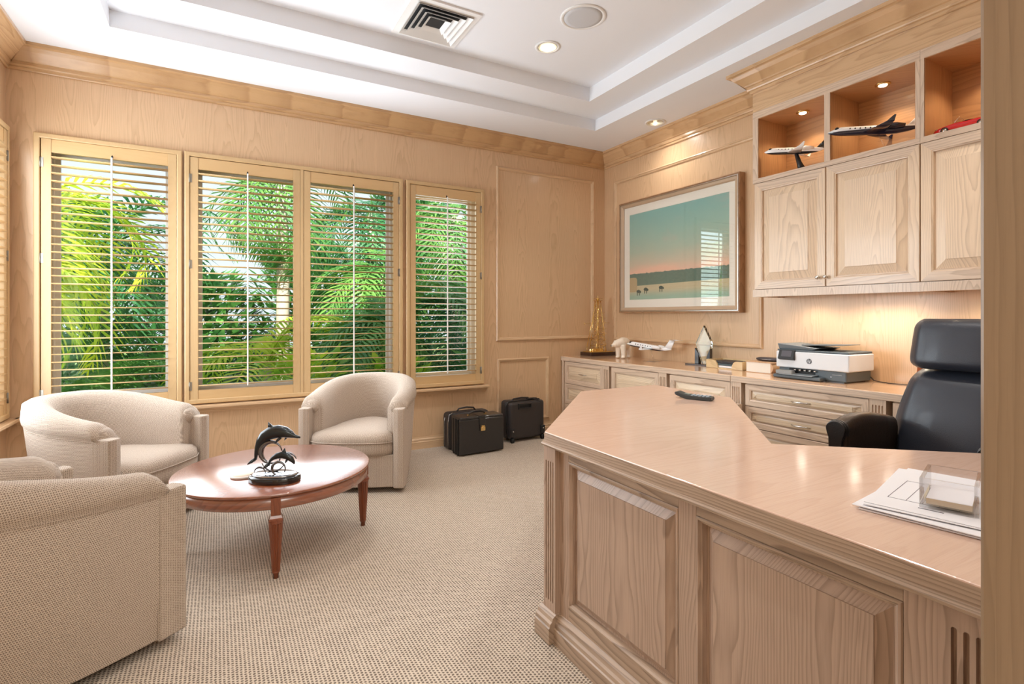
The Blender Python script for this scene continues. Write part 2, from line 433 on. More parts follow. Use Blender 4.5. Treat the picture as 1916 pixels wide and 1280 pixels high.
# crown mouldings
CP = [(0, 0), (.012, 0), (.016, .004), (.016, .018), (.026, .022), (.03, .03), (.03, .048), (.040, .052), (.046, .060), (.066, .078), (.092, .102), (.108, .124), (.116, .128), (.13, .130), (.13, .152)]
ZB = 2.838
def crown(name, a, b, out, m0, m1, material, pr=CP, z=ZB):
    return structure(MB().mould(pr, (a[0], a[1], z), (b[0], b[1], z), out, m0, m1).build(name, material))
crown('trim_1', (XL, YB), (XR, YB), (0, -1, 0), 1, -1, M_crown)
M_crowny = wood('oak_crown_side', 'y', srgb(220, 184, 142), srgb(160, 120, 78), amount=.5, plank=.11, spacing=.0045, slope=.012, rough=.26, coat=.5)
crown('trim_2', (XL, YF), (XL, YB), (1, 0, 0), 0, -1, M_crowny)
CX, CY = 3.42, 2.505       # front plane and left end of the wall cabinets
crown('trim_3', (XR, CY), (XR, YB), (-1, 0, 0), 0, -1, M_crowny)
m = MB()
m.mould(CP, (CX, YF, ZB), (CX, CY, ZB), (-1, 0, 0), 0, 1)
m.mould(CP, (CX, CY, ZB), (XR, CY, ZB), (0, 1, 0), -1, 0)
m.box(CX, YF + .001, 2.7005, XR - .001, CY, ZC)
structure(m.build('trim_4', M_crowny))
# panel mouldings on the walls
PM = [(0, 0), (0, .010), (.006, .018), (.014, .020), (.020, .014), (.028, .012), (.034, .006), (.036, 0)]
structure(MB().rects(FB, 2.40, 3.608, .965, 2.696, PM).build('trim_5', M_tz, across=M_tx))
structure(MB().rects(FB, 2.41, 3.02, .15, .789, PM).build('trim_6', M_tz, across=M_tx))
structure(MB().rects(FRT, -4.445, -2.665, .953, 2.668, PM).build('trim_7', M_tz, across=M_ty))
# baseboards
BP = [(0, 0), (.022, 0), (.022, .062), (.016, .068), (.016, .082), (.008, .092), (.006, .105), (0, .105)]
structure(MB().mould(BP, (XL, YB, 0), (3.2, YB, 0), (0, -1, 0), 1, 0).build('baseboard_back', M_tx))
structure(MB().mould(BP, (XL, YF, 0), (XL, YB, 0), (1, 0, 0), 0, -1).build('baseboard_left', M_ty))

# windows: wooden frame on the wall, white sash outside, pane
def window(name, fr, u0, u1, v0, v1, hole, posts=()):
    m = MB()
    m.rects(fr, u0, u1, v0, v1, [(0, 0), (0, .034), (.006, .038), (.030, .038), (.034, .034), (.034, -.01), (.034, -.012)])
    for (a, b) in posts: m.fbox(fr, a, b, v0 + .02, v1 - .02, -.01, .034)
    w = structure(m.build(name, M_shut, bevel=.002))
    a, b, c, d = hole
    s = MB()
    s.rects(fr, a, b, c, d, [(0, -.13), (0, -.10), (.045, -.10), (.05, -.105), (.05, -.13)])
    s.rects(fr, a + .05, b - .05, c + .05, d - .05, [(0, -.125), (0, -.112), (.03, -.112), (.032, -.118), (.032, -.125)])
    o = s.build('window_frame', M_white, w, world=False)
    g = MB().fbox(fr, a + .08, b - .08, c + .08, d - .08, -.122, -.118).build('pane', M_glass, w, world=False)
    return w
window('window_1', FB, -1.067, -.230, .556, 2.437, HB[0])
window('window_2', FB, -.216, 1.447, .556, 2.440, HB[1], posts=[(.588, .612)])
window('window_3', FB, 1.478, 2.256, .556, 2.440, HB[2])
window('window_4', FL, 3.26, 4.553, .556, 2.44, (3.3, 4.50, .60, 2.405))
SP = [(0, -.062), (.012, -.062), (.016, -.05), (.030, -.046), (.034, -.034), (.052, -.028), (.074, -.026), (.08, -.018), (.08, -.004), (.074, 0), (0, 0)]
structure(MB().mould(SP, (-1.15, YB, .548), (2.29, YB, .548), (0, -1, 0), 0, 0).build('trim_8', M_tx))
structure(MB().mould(SP, (XL, 3.2, .548), (XL, 4.60, .548), (1, 0, 0), 0, 0).build('trim_9', M_ty))

def shutter(label, fr, u0, u1, v0, v1, group, hinge, rod=True, st=.052):
    c = fr.p((u0 + u1) / 2, v0, .015)
    t = thing('shutter_panel', label, 'shutter', c, 0, group)
    n0, n1 = .004, .032
    tr, br = .088, .098
    for a in (u0, u1 - st): MB().fbox(fr, a, a + st, v0, v1, n0, n1).build('stile', M_shut, t, bevel=.002)
    MB().fbox(fr, u0 + st, u1 - st, v1 - tr, v1, n0 + .002, n1 - .003).build('rail', M_louv, t, bevel=.002)
    MB().fbox(fr, u0 + st, u1 - st, v0, v0 + br, n0 + .002, n1 - .003).build('rail', M_louv, t, bevel=.002)
    lo, hi = v0 + br + .006, v1 - tr - .006
    n = int(round((hi - lo) / .0537)); p = (hi - lo) / n
    m = MB()
    for i in range(n):
        vc = lo + p * (i + .5)
        rings = []
        for uu in (u0 + st + .002, u1 - st - .002):
            ring = []
            for k in range(10):
                a = 2 * PI * k / 10
                dn, dv = .031 * math.cos(a), .0048 * math.sin(a)
                tl = R(3)
                ring.append(fr.p(uu, vc + dv * math.cos(tl) + dn * math.sin(tl), (n0 + n1) / 2 + dn * math.cos(tl) - dv * math.sin(tl)))
            rings.append(ring)
        m.loft(rings, True, True, True)
    m.build('louvers', M_louv, t)
    if rod:
        um = (u0 + u1) / 2
        MB().fbox(fr, um - .0055, um + .0055, lo + .012, hi + .012, n1 + .014, n1 + .024).build('tilt_rod', M_white, t, bevel=.002)
        MB().fprism(fr, [(um - .006 + .006 + .006 * math.cos(q), v1 - tr + .016 + .011 * math.sin(q)) for q in [PI * k / 6 for k in range(7)]] + [(um - .006, v1 - tr + .006), (um + .006, v1 - tr + .006)], n1 - .004, n1 - .002).build('rod_notch', M_black, t)
    for hv in (v0 + .13, (v0 + v1) / 2 + .12, v1 - .16):
        m = MB(); hu = u0 - .004 if hinge < 0 else u1 + .004
        m.cyl(fr.p(hu, hv - .034, n1 + .003), fr.p(hu, hv + .034, n1 + .003), .0045, n=8)
        m.fbox(fr, hu - .016, hu + .016, hv - .032, hv + .032, n1 - .001, n1 + .002)
        m.build('hinge', M_hinge, t)
    return t
SG = 'plantation shutters of the window wall'
shutter('wooden louvered shutter panel over the window behind the corner armchair', FB, -1.027, -.266, .560, 2.402, SG, -1)
shutter('wooden louvered shutter panel, left one of the adjoining pair in the middle window', FB, -.180, .586, .560, 2.402, SG, -1)
shutter('wooden louvered shutter panel, right one of the adjoining pair in the middle window', FB, .614, 1.410, .560, 2.402, SG, 1)
shutter('narrow wooden louvered shutter panel next to the framed wall panel', FB, 1.514, 2.220, .560, 2.402, SG, 1)
shutter('wooden louvered shutter panel on the side wall, only its edge in view at left', FL, 3.30, 4.516, .560, 2.402, None, 1)

# ------------------------------------------------------------------ ceiling fixtures
t = thing('air_vent', 'square white air diffuser with nested louvers in the tray ceiling', 'vent', (1.285, 3.36, ZT2))
vx0, vx1, vy0, vy1 = 1.06, 1.53, 3.14, 3.63
FC = Fr((0, 0, ZT2), (1, 0, 0), (0, 0, -1), (0, 1, 0))
MB().rects(FC, vx0, vx1, vy0, vy1, [(0, 0), (0, .012), (.05, .014), (.055, .012), (.055, -.03)]).build('frame', M_white, t)
MB().fbox(FC, vx0 + .05, vx1 - .05, vy0 + .05, vy1 - .05, -.035, .001).build('opening', M_black, t)
for i in range(4):
    k = .068 + .038 * i
    MB().rects(FC, vx0 + k, vx1 - k, vy0 + k, vy1 - k, [(-.026, .024), (-.026, .026), (0, .004), (.001, .002)]).build('vane', M_white, t)
t = thing('ceiling_speaker', 'round flush speaker with white grille in the tray ceiling', 'speaker', (2.133, 2.842, ZT2))
MB().lathe([(.152, 0), (.152, -.004), (.146, -.008), (.132, -.008), (.128, -.003), (.0, -.003)], (2.133, 2.842, ZT2), 48).build('rim', M_white, t)
MB().lathe([(.128, -.0025), (.127, -.006), (.1, -.009), (.0, -.0105)], (2.133, 2.842, ZT2), 48).build('grille', plain('speaker_mesh', srgb(206, 208, 212), .6, var=.08, scale=600), t)
M_bulb = emit('lamp_glow', (1, .86, .62, 1), 9)
M_refl = plain('warm_reflector', (.95, .86, .66, 1), .3, .0)
def downlight(label, x, y, z, glow, group=None):
    t = thing('downlight', label, 'ceiling light', (x, y, z), 0, group)
    MB().lathe([(.094, 0), (.094, -.005), (.078, -.007), (.072, -.002), (.072, 0)], (x, y, z), 40).build('trim_ring', M_white, t)
    # open reflector cone, seen from below
    prof = [(.071, -.004), (.069, -.0042), (.05, -.0015), (.0, -.001)]
    MB().lathe(prof, (x, y, z), 40).build('reflector', M_refl, t)
    if glow: MB().ell((x + .006, y + .012, z - .006), .046, .046, .006).build('bulb', M_bulb, t)
    else: MB().ell((x + .02, y + .02, z - .006), .016, .016, .007).build('bulb', M_bulb, t)
    return t
downlight('round recessed downlight glowing warm in the tray ceiling', 2.14, 3.286, ZT2, True)
downlight('round recessed downlight at the ceiling edge above the painting', 3.503, 3.575, ZC, False)
# ------------------------------------------------------------------ raised panels, pulls, pilasters
def panel_front(name, fr, u0, u1, v0, v1, parent, fm, pm, ac=None, t=.02, stile=.055, field=.045, deep=.012, n0=0):
    """frame with a raised field: returns the frame object (a part); the field is its sub-part"""
    m = MB(); s = stile
    m.rects(fr, u0, u1, v0, v1, [(0, n0), (0, n0 + t - .002), (.002, n0 + t), (s - .008, n0 + t), (s - .005, n0 + t - .003), (s, n0 + t - .004), (s + .003, n0 + t - deep), (s + .009, n0 + t - deep)])
    f = m.build(name, fm, parent, across=ac)
    q = MB().rects(fr, u0 + s + .006, u1 - s - .006, v0 + s + .006, v1 - s - .006, [(0, n0 + t - deep - .004), (0, n0 + t - deep + .001), (.004, n0 + t - deep + .002), (field, n0 + t - .003), (field + .001, n0 + t)], cap=True)
    q.build('panel', pm, f, world=True)
    return f
def pilaster(name, fr, u0, u1, v0, v1, n0, n1, parent, material, nf=4, top=.03, bot=.03, dep=.008):
    m = MB(); w = u1 - u0
    m.fbox(fr, u0, u1, v0, v1, n0, n1 - dep)
    m.fbox(fr, u0, u1, v1 - top, v1, n1 - dep, n1); m.fbox(fr, u0, u1, v0, v0 + bot, n1 - dep, n1)
    edge = w * .16; gw = (w - 2 * edge) / (2 * nf - 1)
    u = u0
    m.fbox(fr, u0, u0 + edge, v0 + bot, v1 - top, n1 - dep, n1); m.fbox(fr, u1 - edge, u1, v0 + bot, v1 - top, n1 - dep, n1)
    for i in range(nf - 1):
        a = u0 + edge + gw * (2 * i + 1)
        m.fbox(fr, a, a + gw, v0 + bot, v1 - top, n1 - dep, n1)
    # rounded flute ends
    for i in range(nf):
        a = u0 + edge + gw * 2 * i; c = a + gw / 2; r = gw / 2
        for (vv, sg) in ((v1 - top, -1), (v0 + bot, 1)):
            for sd in (-1, 1):
                arc = [(c + sd * r * math.cos(PI / 2 * k / 4), vv + sg * (r - r * math.sin(PI / 2 * k / 4))) for k in range(5)]
                m.fprism(fr, [(c + sd * r, vv)] + arc, n1 - dep, n1)
    return m.build(name, material, parent)

# ------------------------------------------------------------------ desk
DZ = .777
DT = [(1.088, 1.692), (1.088, YF + .004), (2.35, YF + .004), (2.35, .561), (1.67, 1.149), (2.412, 1.898), (2.430, 2.490), (1.850, 2.487)]
desk = thing('desk', 'built-in pickled oak desk with raised front panels and angled glossy top', 'desk', (1.5, 1.2, 0))
MB().prism(DT, DZ - .036, DZ).build('desktop', M_desk, desk, bevel=.003)
d1 = offset_poly(DT, .002); d2 = offset_poly(DT, .014)
m = MB(); m.prism(offset_poly(DT, .001), DZ - .037, DZ - .0355)
band = MB()
rr = [[(x, y, z) for x, y in offset_poly(DT, o)] for o, z in ((.0012, DZ - .003), (.0012, DZ - .036), (.010, DZ - .038), (.014, DZ - .043), (.012, DZ - .049), (.004, DZ - .053), (-.03, DZ - .053))]
band.loft(rr, True, False, True, smooth=False)
band.build('edge_moulding', M_fronty, desk)
core = offset_poly(DT, -.05)
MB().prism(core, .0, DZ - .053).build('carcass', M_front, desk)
FD = Fr((1.150, 0, 0), (0, -1, 0), (-1, 0, 0))
FT = .032
# front frame: stiles and rails around the two panels
def desk_panel(ya, yb):
    m = MB()
    va, vb = .100, DZ - .053
    a, b, c, d = -ya, -yb, .152, .684
    m.rects(FD, a, b, c, d, [(0, FT), (.003, FT + .002), (.008, FT + .002), (.012, FT - .004), (.016, FT - .006), (.018, .006), (.022, .004)])
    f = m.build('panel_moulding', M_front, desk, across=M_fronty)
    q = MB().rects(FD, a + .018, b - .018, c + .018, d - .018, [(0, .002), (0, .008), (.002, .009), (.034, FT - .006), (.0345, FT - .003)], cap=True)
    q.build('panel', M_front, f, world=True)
desk_panel(1.578, 1.052); desk_panel(.990, .502)
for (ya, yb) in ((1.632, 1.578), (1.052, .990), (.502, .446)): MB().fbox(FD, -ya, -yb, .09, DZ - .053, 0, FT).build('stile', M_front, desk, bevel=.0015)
for (ya, yb) in ((1.578, 1.052), (.990, .502)):
    for (va, vb) in ((.684, DZ - .053), (.09, .152)): MB().fbox(FD, -ya, -yb, va, vb, 0, FT - .0005).build('rail', M_fronty, desk, bevel=.0015)
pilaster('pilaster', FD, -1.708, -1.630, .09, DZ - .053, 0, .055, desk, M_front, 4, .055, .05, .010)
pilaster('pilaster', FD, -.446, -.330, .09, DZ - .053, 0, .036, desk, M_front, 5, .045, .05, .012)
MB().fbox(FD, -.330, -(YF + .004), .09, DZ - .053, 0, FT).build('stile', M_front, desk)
BD = [(0, 0), (.052, 0), (.052, .058), (.048, .062), (.046, .074), (.038, .080), (.034, .092), (.024, .100), (.02, .104), (0, .104)]
m = MB()
m.mould([(o, z) for o, z in BD], (1.138, 1.632, 0), (1.138, YF + .004, 0), (-1, 0, 0), 0, 0)
m.build('plinth', M_fronty, desk)
m = MB(); m.mould([(o + (.022 if o > 0 else 0), z + .004) for o, z in BD], (1.138, 1.708 + .018, 0), (1.138, 1.630 - .004, 0), (-1, 0, 0), 0, 0)
m.build('plinth', M_fronty, desk)
MB().box(2.44, 2.44, .56, 3.215, 2.60, .597).build('return_panel', M_wx, desk, bevel=.002)
MB().box(2.385, 2.44, 0, 2.44, 2.60, .597).build('return_panel', M_wz, desk, bevel=.002)

# ------------------------------------------------------------------ credenza along the right wall
KX0, KX1 = 3.178, 3.299            # counter front edge at the window wall / at the near wall
kd = Vector((KX1 - KX0, YF - YB, 0)).normalized()
kn = Vector((-kd.y * -1, kd.x * -1, 0)); kn = Vector((kd.y, -kd.x, 0)); kn = kn if kn.x < 0 else -kn
def kx(y): return KX0 + (YB - y) * (KX1 - KX0) / (YB - YF)
ZK = .788
m = MB()
m.prism([(KX0, YB - .002), (kx(2.55), 2.55), (kx(YF + .003), YF + .003), (XR - .002, YF + .003), (XR - .002, YB - .002)], ZK - .042, ZK)
ct = m.build('counter_top', M_counter, None, bevel=.003)
eb = MB()
for (ya_, yb_) in ((YB - .002, 2.551), (2.549, YF + .003)):
    eb.hexa([(kx(ya_) - .004, ya_, ZK - .046), (kx(yb_) - .004, yb_, ZK - .046), (kx(yb_) + .01, yb_, ZK - .046), (kx(ya_) + .01, ya_, ZK - .046), (kx(ya_) - .004, ya_, ZK - .003), (kx(yb_) - .004, yb_, ZK - .003), (kx(yb_) + .01, yb_, ZK - .003), (kx(ya_) + .01, ya_, ZK - .003)])
eb.build('edge_band', M_wy, ct, bevel=.003)
tag(ct, 'long glossy oak counter top running along the wall over the drawers', 'counter')
def kfr(y0): return Fr((kx(y0) + .022, y0, 0), kd, kn)
M_uw = wood('oak_drawer', 'y', srgb(232, 210, 180), srgb(168, 138, 106), spacing=.007, slope=.02, amount=.5)
def pull(fr, uc, v, n, parent, w=.118):
    m = MB(); pts = []
    for k in range(9):
        a = -1 + 2 * k / 8
        pts.append(fr.p(uc + a * w / 2, v - .006 * (1 - a * a) * 0, n + .004 + .016 * (1 - a ** 4)))
    m.tube(pts, [.0035, .0045, .004, .006, .007, .006, .004, .0045, .0035], 8)
    for a in (-1, 1): m.lathe([(.001, 0), (.007, .001), (.007, .003), (.001, .004)], fr.p(uc + a * w / 2, v, n), 10)
    m.build('handle', M_chrome, parent)
def knob(fr, u, v, n, parent):
    m = MB(); rings = []
    for (r, h) in ((.006, 0), (.006, .006), (.005, .012), (.010, .016), (.0135, .022), (.012, .029), (.005, .033)):
        rings.append([fr.p(u + r * math.cos(2 * PI * k / 16), v + r * math.sin(2 * PI * k / 16), n + h) for k in range(16)])
    m.loft(rings, True, True, True); m.build('knob', M_chrome, parent)
def base_unit(label, ya, yb, rows, filler=0):
    """rows: list of (v0, v1, has pull)"""
    fr = kfr(ya); L = (ya - yb); t = thing('base_cabinet', label, 'cabinet', (kx(ya) + .3, (ya + yb) / 2, 0), 0, 'oak base cabinets under the long counter')
    dep = XR - .012 - fr.o.x
    d = min(XR - kx(ya), XR - kx(yb)) - .03
    m = MB(); m.fbox(fr, 0, L - .012, .09, ZK - .044, -d, 0); m.fbox(fr, 0, L - .012, 0, .09, -d, -.05)
    m.build('carcass', M_wz, t)
    pw = .085
    pilaster('pilaster', fr, L - .012 - pw, L - .012, .09, ZK - .044, 0, .019, t, M_wz, 4, .034, .03, .007)
    if filler: MB().fbox(fr, 0, filler, .0, ZK - .044, 0, .019).build('filler', M_wz, t)
    a, b = filler + (.02 if filler else .003), L - .012 - pw - .002
    for (v0, v1, hp) in rows:
        f = panel_front('drawer' if hp else 'door', fr, a, b, v0, v1, t, M_wz, M_uw, M_wy, .02, .042 if hp else .05, .04, .014)
        if hp: pull(fr, (a + b) / 2, (v0 + v1) / 2, .02, f)
        else: pass
    return t
base_unit('oak drawer cabinet against the window wall, under the golden derrick', YB - .012, 3.855, [(.512, .736, 1), (.300, .506, 1), (.10, .294, 1)], .03)
base_unit('oak cabinet with a raised panel, under the white bear and its jet', 3.838, 3.148, [(.10, .736, 0)])
base_unit('oak cabinet with a raised panel, under the glass award and letter tray', 3.130, 2.455, [(.10, .736, 0)])
base_unit('oak drawer cabinet with long brass pulls under the printer', 2.438, 1.540, [(.588, .736, 1), (.438, .582, 1), (.288, .432, 1), (.10, .282, 1)])
base_unit('oak cabinet behind the black office chair', 1.522, .80, [(.10, .736, 0)])

# ------------------------------------------------------------------ wall cabinets with lit niches
CZ0, CZD0, CZD1, CN0, CN1 = 1.353, 1.408, 2.176, 2.212, 2.648
M_door = wood('oak_door', 'z', srgb(234, 208, 178), srgb(164, 134, 106), plank=.26, spacing=.008, slope=.03, amount=.5)
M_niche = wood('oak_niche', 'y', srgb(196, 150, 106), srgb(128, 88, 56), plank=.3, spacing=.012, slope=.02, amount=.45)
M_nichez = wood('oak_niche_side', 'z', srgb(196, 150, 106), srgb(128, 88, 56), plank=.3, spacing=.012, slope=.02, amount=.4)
def wall_cabinet(label, ya, yb, niches, doors, knobs):
    t = thing('wall_cabinet', label, 'cabinet', ((CX + XR) / 2, (ya + yb) / 2, CZ0), 0, 'oak wall cabinets with open lit niches')
    fr = Fr((CX, 0, 0), (0, -1, 0), (-1, 0, 0)); D = XR - CX - .002
    MB().fbox(fr, -ya, -yb, CZ0 + .03, CN0 - .022, -D, -.021).fbox(fr, -ya, -yb, CZ0, CZD0 - .004, -.04, 0).fbox(fr, -ya, -ya + .018, CZ0, CZ0 + .03, -D, -.04).build('carcass', M_wz, t)
    MB().fbox(fr, -ya, -yb, CZD1 + .003, CN0, -D, 0).build('shelf', M_wy, t)
    MB().fbox(fr, -ya, -yb, CN1, 2.70, -D, 0).build('top_rail', M_wy, t)
    us = [ya] + [q for ab in niches for q in ab] + [yb]
    for i in range(0, len(us), 2): MB().fbox(fr, -us[i], -us[i + 1], CN0, CN1, -D, 0).build('divider', M_wz, t)
    for (a, b) in niches:
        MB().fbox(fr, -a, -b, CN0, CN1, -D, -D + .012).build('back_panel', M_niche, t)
        m = MB()
        m.fbox(fr, -a, -a + .003, CN0, CN1, -D + .012, -.004); m.fbox(fr, -b - .003, -b, CN0, CN1, -D + .012, -.004)
        m.fbox(fr, -a + .003, -b - .003, CN1 - .003, CN1, -D + .012, -.004)
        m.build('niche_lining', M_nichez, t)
    for (a, b), kn_ in zip(doors, knobs):
        f = panel_front('door', fr, -a, -b, CZD0, CZD1, t, M_door, M_door, M_wy, .021, .058, .05, .016, n0=-.02)
        if kn_: knob(fr, -kn_, 1.466, .001, f)
    return t
cab_a = wall_cabinet('pair of oak wall cabinet doors with lit niches holding two model jets', CY, 1.4535, [(2.463, 1.985), (1.949, 1.476)], [(2.488, 1.978), (1.972, 1.456)], [2.017, 1.966])
cab_b = wall_cabinet('oak wall cabinet with the red toy car in its niche, by the door jamb', 1.4525, YF + .01, [(1.434, .95), (.91, .40)], [(1.450, .93), (.926, .40)], [0, 0])
def puck(label, x, y):
    t = thing('puck_light', label, 'spotlight', (x, y, CN1), 0, 'puck lights in the cabinet niches')
    z = CN1 - .003
    MB().lathe([(.042, 0), (.042, -.004), (.036, -.009), (.030, -.009), (.027, -.002), (0, -.002)], (x, y, z), 28).build('rim', M_brass, t)
    MB().ell((x, y, z - .008), .024, .024, .007).build('lens', M_bulb, t)
puck('small brass puck light above the left model jet', 3.58, 2.227)
puck('small brass puck light above the dark blue model jet', 3.58, 1.718)
puck('small brass puck light above the red toy car', 3.58, 1.19)
M_lens = emit('puck_lens_glow', (1, .90, .74, 1), 40)
def under_puck(cab, y):
    z = CZ0 + .0295
    h = MB().lathe([(.040, 0), (.040, -.012), (.034, -.016), (.029, -.016), (.027, -.010), (0, -.010)], (3.56, y, z), 28).build('puck_housing', M_white, cab)
    MB().lathe([(0, -.0105), (.027, -.0105), (.024, -.014), (0, -.015)], (3.56, y, z), 24).build('lens', M_lens, h, world=True)
for yy in (2.22, 1.87, 1.67): under_puck(cab_a, yy)
under_puck(cab_b, 1.20)

# ------------------------------------------------------------------ barrel armchairs
def barrel_chair(label, loc, rz):
    W, D = .735, .78
    t = thing('barrel_armchair', label, 'armchair', (loc[0], loc[1], 0), rz, 'beige barrel armchairs around the coffee table')
    hw = W / 2
    # plan of the outer face: straight sides, round back; local front is -Y (y=0 at the front)
    path = []
    ns = 12
    for i in range(ns): path.append((-hw, i * .30 / ns, 0.0))
    na = 26
    for i in range(na + 1):
        a = PI - PI * i / na
        path.append((hw * math.cos(a) , .30 + (D - .30) * math.sin(a), 0))
    for i in range(ns - 1, -1, -1): path.append((hw, i * .30 / ns, 0.0))
    n = len(path)
    def nrm(i):
        a = Vector(path[max(i - 1, 0)][:2]); b = Vector(path[min(i + 1, n - 1)][:2]); d = (b - a).normalized()
        return Vector((-d.y, d.x))
    rings = []; start, end = 3, n - 4
    for i in range(start, end + 1):
        x, y, _ = path[i]; f = max(0, min(1, (y - .02) / (D - .06)))
        f = f * f * (3 - 2 * f)
        h = .650 + .102 * f
        tp = .075 * f + .012           # outer face leans in towards the floor
        nn = nrm(i)
        seam = .560 + .045 * f
        th = .135
        g = max(0., min(1., (y - .07) / .075)); g = (1 - (1 - g) ** 2) ** .5; g = .12 + .88 * g
        prof = [(-tp, .045), (-tp * .55, .20), (-.004, seam - .004), (-.006, seam + .001), (.006, seam + .022), (.010, seam + .045), (.003, h - .022), (-.022, h - .006), (-.055, h), (-.09, h - .010), (-.118, h - .032), (-th, h - .075), (-th - .012 * f, h - .17), (-th - .02 * f, .42), (-th - .02, .30), (-th - .02, .22)]
        prof = [(o, z if z <= seam + .002 or q > 12 else seam + (z - seam) * g) for q, (o, z) in enumerate(prof)]
        rings.append([(x + nn.x * o, y + nn.y * o, z) for o, z in prof])
    MB().loft(rings, False, True, True, smooth=True).build('shell', M_fab, t, world=False)
    # seam piping along the outside
    pip = [r[3] for r in rings]
    MB().tube([Vector(p) for p in pip], .0035, 6).build('piping', M_fab, t, world=False)
    # rounded roll ends behind the flat front posts
    for sx, rg in ((-1, rings[0]), (1, rings[-1])):
        m = MB()
        cx = sx * (hw - .055)
        m.ell((cx - sx * .012, .098, .575), .060, .040, .052, 1, .9, 18, 10)
        m.build('roll_end', M_fab, t, world=False)
        # front post: flat top, slightly bowed face
        m = MB(); a, b = sx * (hw - .002), sx * (hw - .076)
        pl = [(a, .105), (b, .105), (b, .0), ((a + b) / 2, -.010), (a, -.002)]
        if sx < 0: pl = pl[::-1]
        k = .988
        m.prism(pl, .035, .578)
        m.build('arm_front', M_fab, t, world=False, bevel=.008, seg=3)
    # seat cushion: D-shaped with bulging edge
    def dshape(w, d0, d1, z, nn=22):
        ring = []
        for i in range(nn + 1):
            a = PI * i / nn
            ring.append(((w - .066) * math.cos(a), d0 + .24 + (d1 - d0 - .24) * math.sin(a), z))
        for i in range(9):
            q = -1 + 2 * i / 8
            ring.append((w * q * .995, d0 - .035 * (1 - q * q) + (.03 if abs(q) == 1 else 0), z))
        return ring
    m = MB(); wi = hw - .084
    rs = []
    for (k, z) in ((.90, .255), (.965, .262), (.995, .285), (1.0, .318), (.99, .345), (1.0, .352), (.985, .385), (.92, .408), (.76, .42), (.5, .426), (.2, .428)):
        rs.append([(x * k, .30 + (y - .30) * k, z_) for x, y, z_ in dshape(wi + .004, -.014, .63, z)])
    m.loft(rs, True, True, True); m.uv = [None] * len(m.uv); m.build('seat_cushion', M_fab, t, world=False)
    pr = dshape(wi + .006, -.017, .63, .349)
    MB().tube([Vector(p) for p in pr[22:]] , .004, 6).build('piping', M_fab, t, world=False)
    m = MB(); m.prism([(-wi - .01, .012), (-wi * .5, -.012), (0, -.018), (wi * .5, -.012), (wi + .01, .012), (wi + .01, .06), (wi * .7, .5), (-wi * .7, .5), (-wi - .01, .06)], .04, .262)
    m.build('front_rail', M_fab, t, world=False, bevel=.006)
    MB().lathe([(.24, 0), (.24, .045), (.0, .045)], (0, .38, 0), 32).build('swivel_base', M_black, t, world=False)
    return t
barrel_chair('beige barrel armchair in the corner under the window, facing the table', (-.268, 3.65), R(53.1))
barrel_chair('beige barrel armchair before the middle window, beside the black cases', (.797, 3.694), R(-30.8))
barrel_chair('beige barrel armchair seen from its side and back, nearest to the camera', (-.342, 2.627), R(130.6))

# ------------------------------------------------------------------ coffee table
TZ = .396; TC = (.276, 3.132); TR = .492
tb = thing('coffee_table', 'round mahogany coffee table with fluted tapering legs', 'table', (TC[0], TC[1], 0))
MB().lathe([(0, TZ - .017), (TR - .012, TZ - .017), (TR - .003, TZ - .013), (TR, TZ - .007), (TR - .001, TZ - .002), (TR - .004, TZ), (0, TZ)], (TC[0], TC[1], 0), 96).build('tabletop', M_mahog, tb)
MB().lathe([(TR - .05, TZ - .0172), (TR - .010, TZ - .0172), (TR - .012, TZ - .070), (TR - .018, TZ - .074), (TR - .05, TZ - .074)], (TC[0], TC[1], 0), 96, smooth=True).build('apron', M_mahog, tb)
for a in (-95, -5, 85, 175):
    px, py = TC[0] + (TR - .030) * math.cos(R(a)), TC[1] + (TR - .030) * math.sin(R(a))
    m = MB(); b = .021
    m2 = Matrix.Translation((px, py, 0)) @ Matrix.Rotation(R(a), 4, 'Z')
    m.box(-b, -b, TZ - .098, b + .006, b, TZ - .0175)
    m.loft([[(k * q, -k * q, z), (k * q, k * q, z), (-k * q, k * q, z), (-k * q, -k * q, z)] for (k, q, z) in ((1, .021, TZ - .098), (1, .027, TZ - .112), (1, .030, TZ - .116), (1, .030, TZ - .124))], True, True, True, smooth=False)
    rs = []
    for (r, z) in ((.0325, TZ - .124), (.0325, TZ - .136), (.031, TZ - .14), (.0175, .034), (.016, .031)):
        rs.append([(r * (1 if k % 4 < 2 or z > TZ - .139 or z < .033 else .86) * math.cos(2 * PI * k / 64), r * (1 if k % 4 < 2 or z > TZ - .139 or z < .033 else .86) * math.sin(2 * PI * k / 64), z) for k in range(64)])
    m.loft(rs, True, True, True, smooth=False)
    m.lathe([(.0125, 0), (.013, .024), (.0165, .026), (.0175, .031), (.016, .034)], (0, 0, 0), 24)
    m.xform(m2).build('leg', M_mahogz, tb)

# ------------------------------------------------------------------ office chair
oc = thing('office_chair', 'black leather high-back office chair behind the desk', 'chair', (2.62, 1.09, 0), 0)
# local axes: sitter faces -X
ocx, ocy = 2.62, 1.09
BW = .285
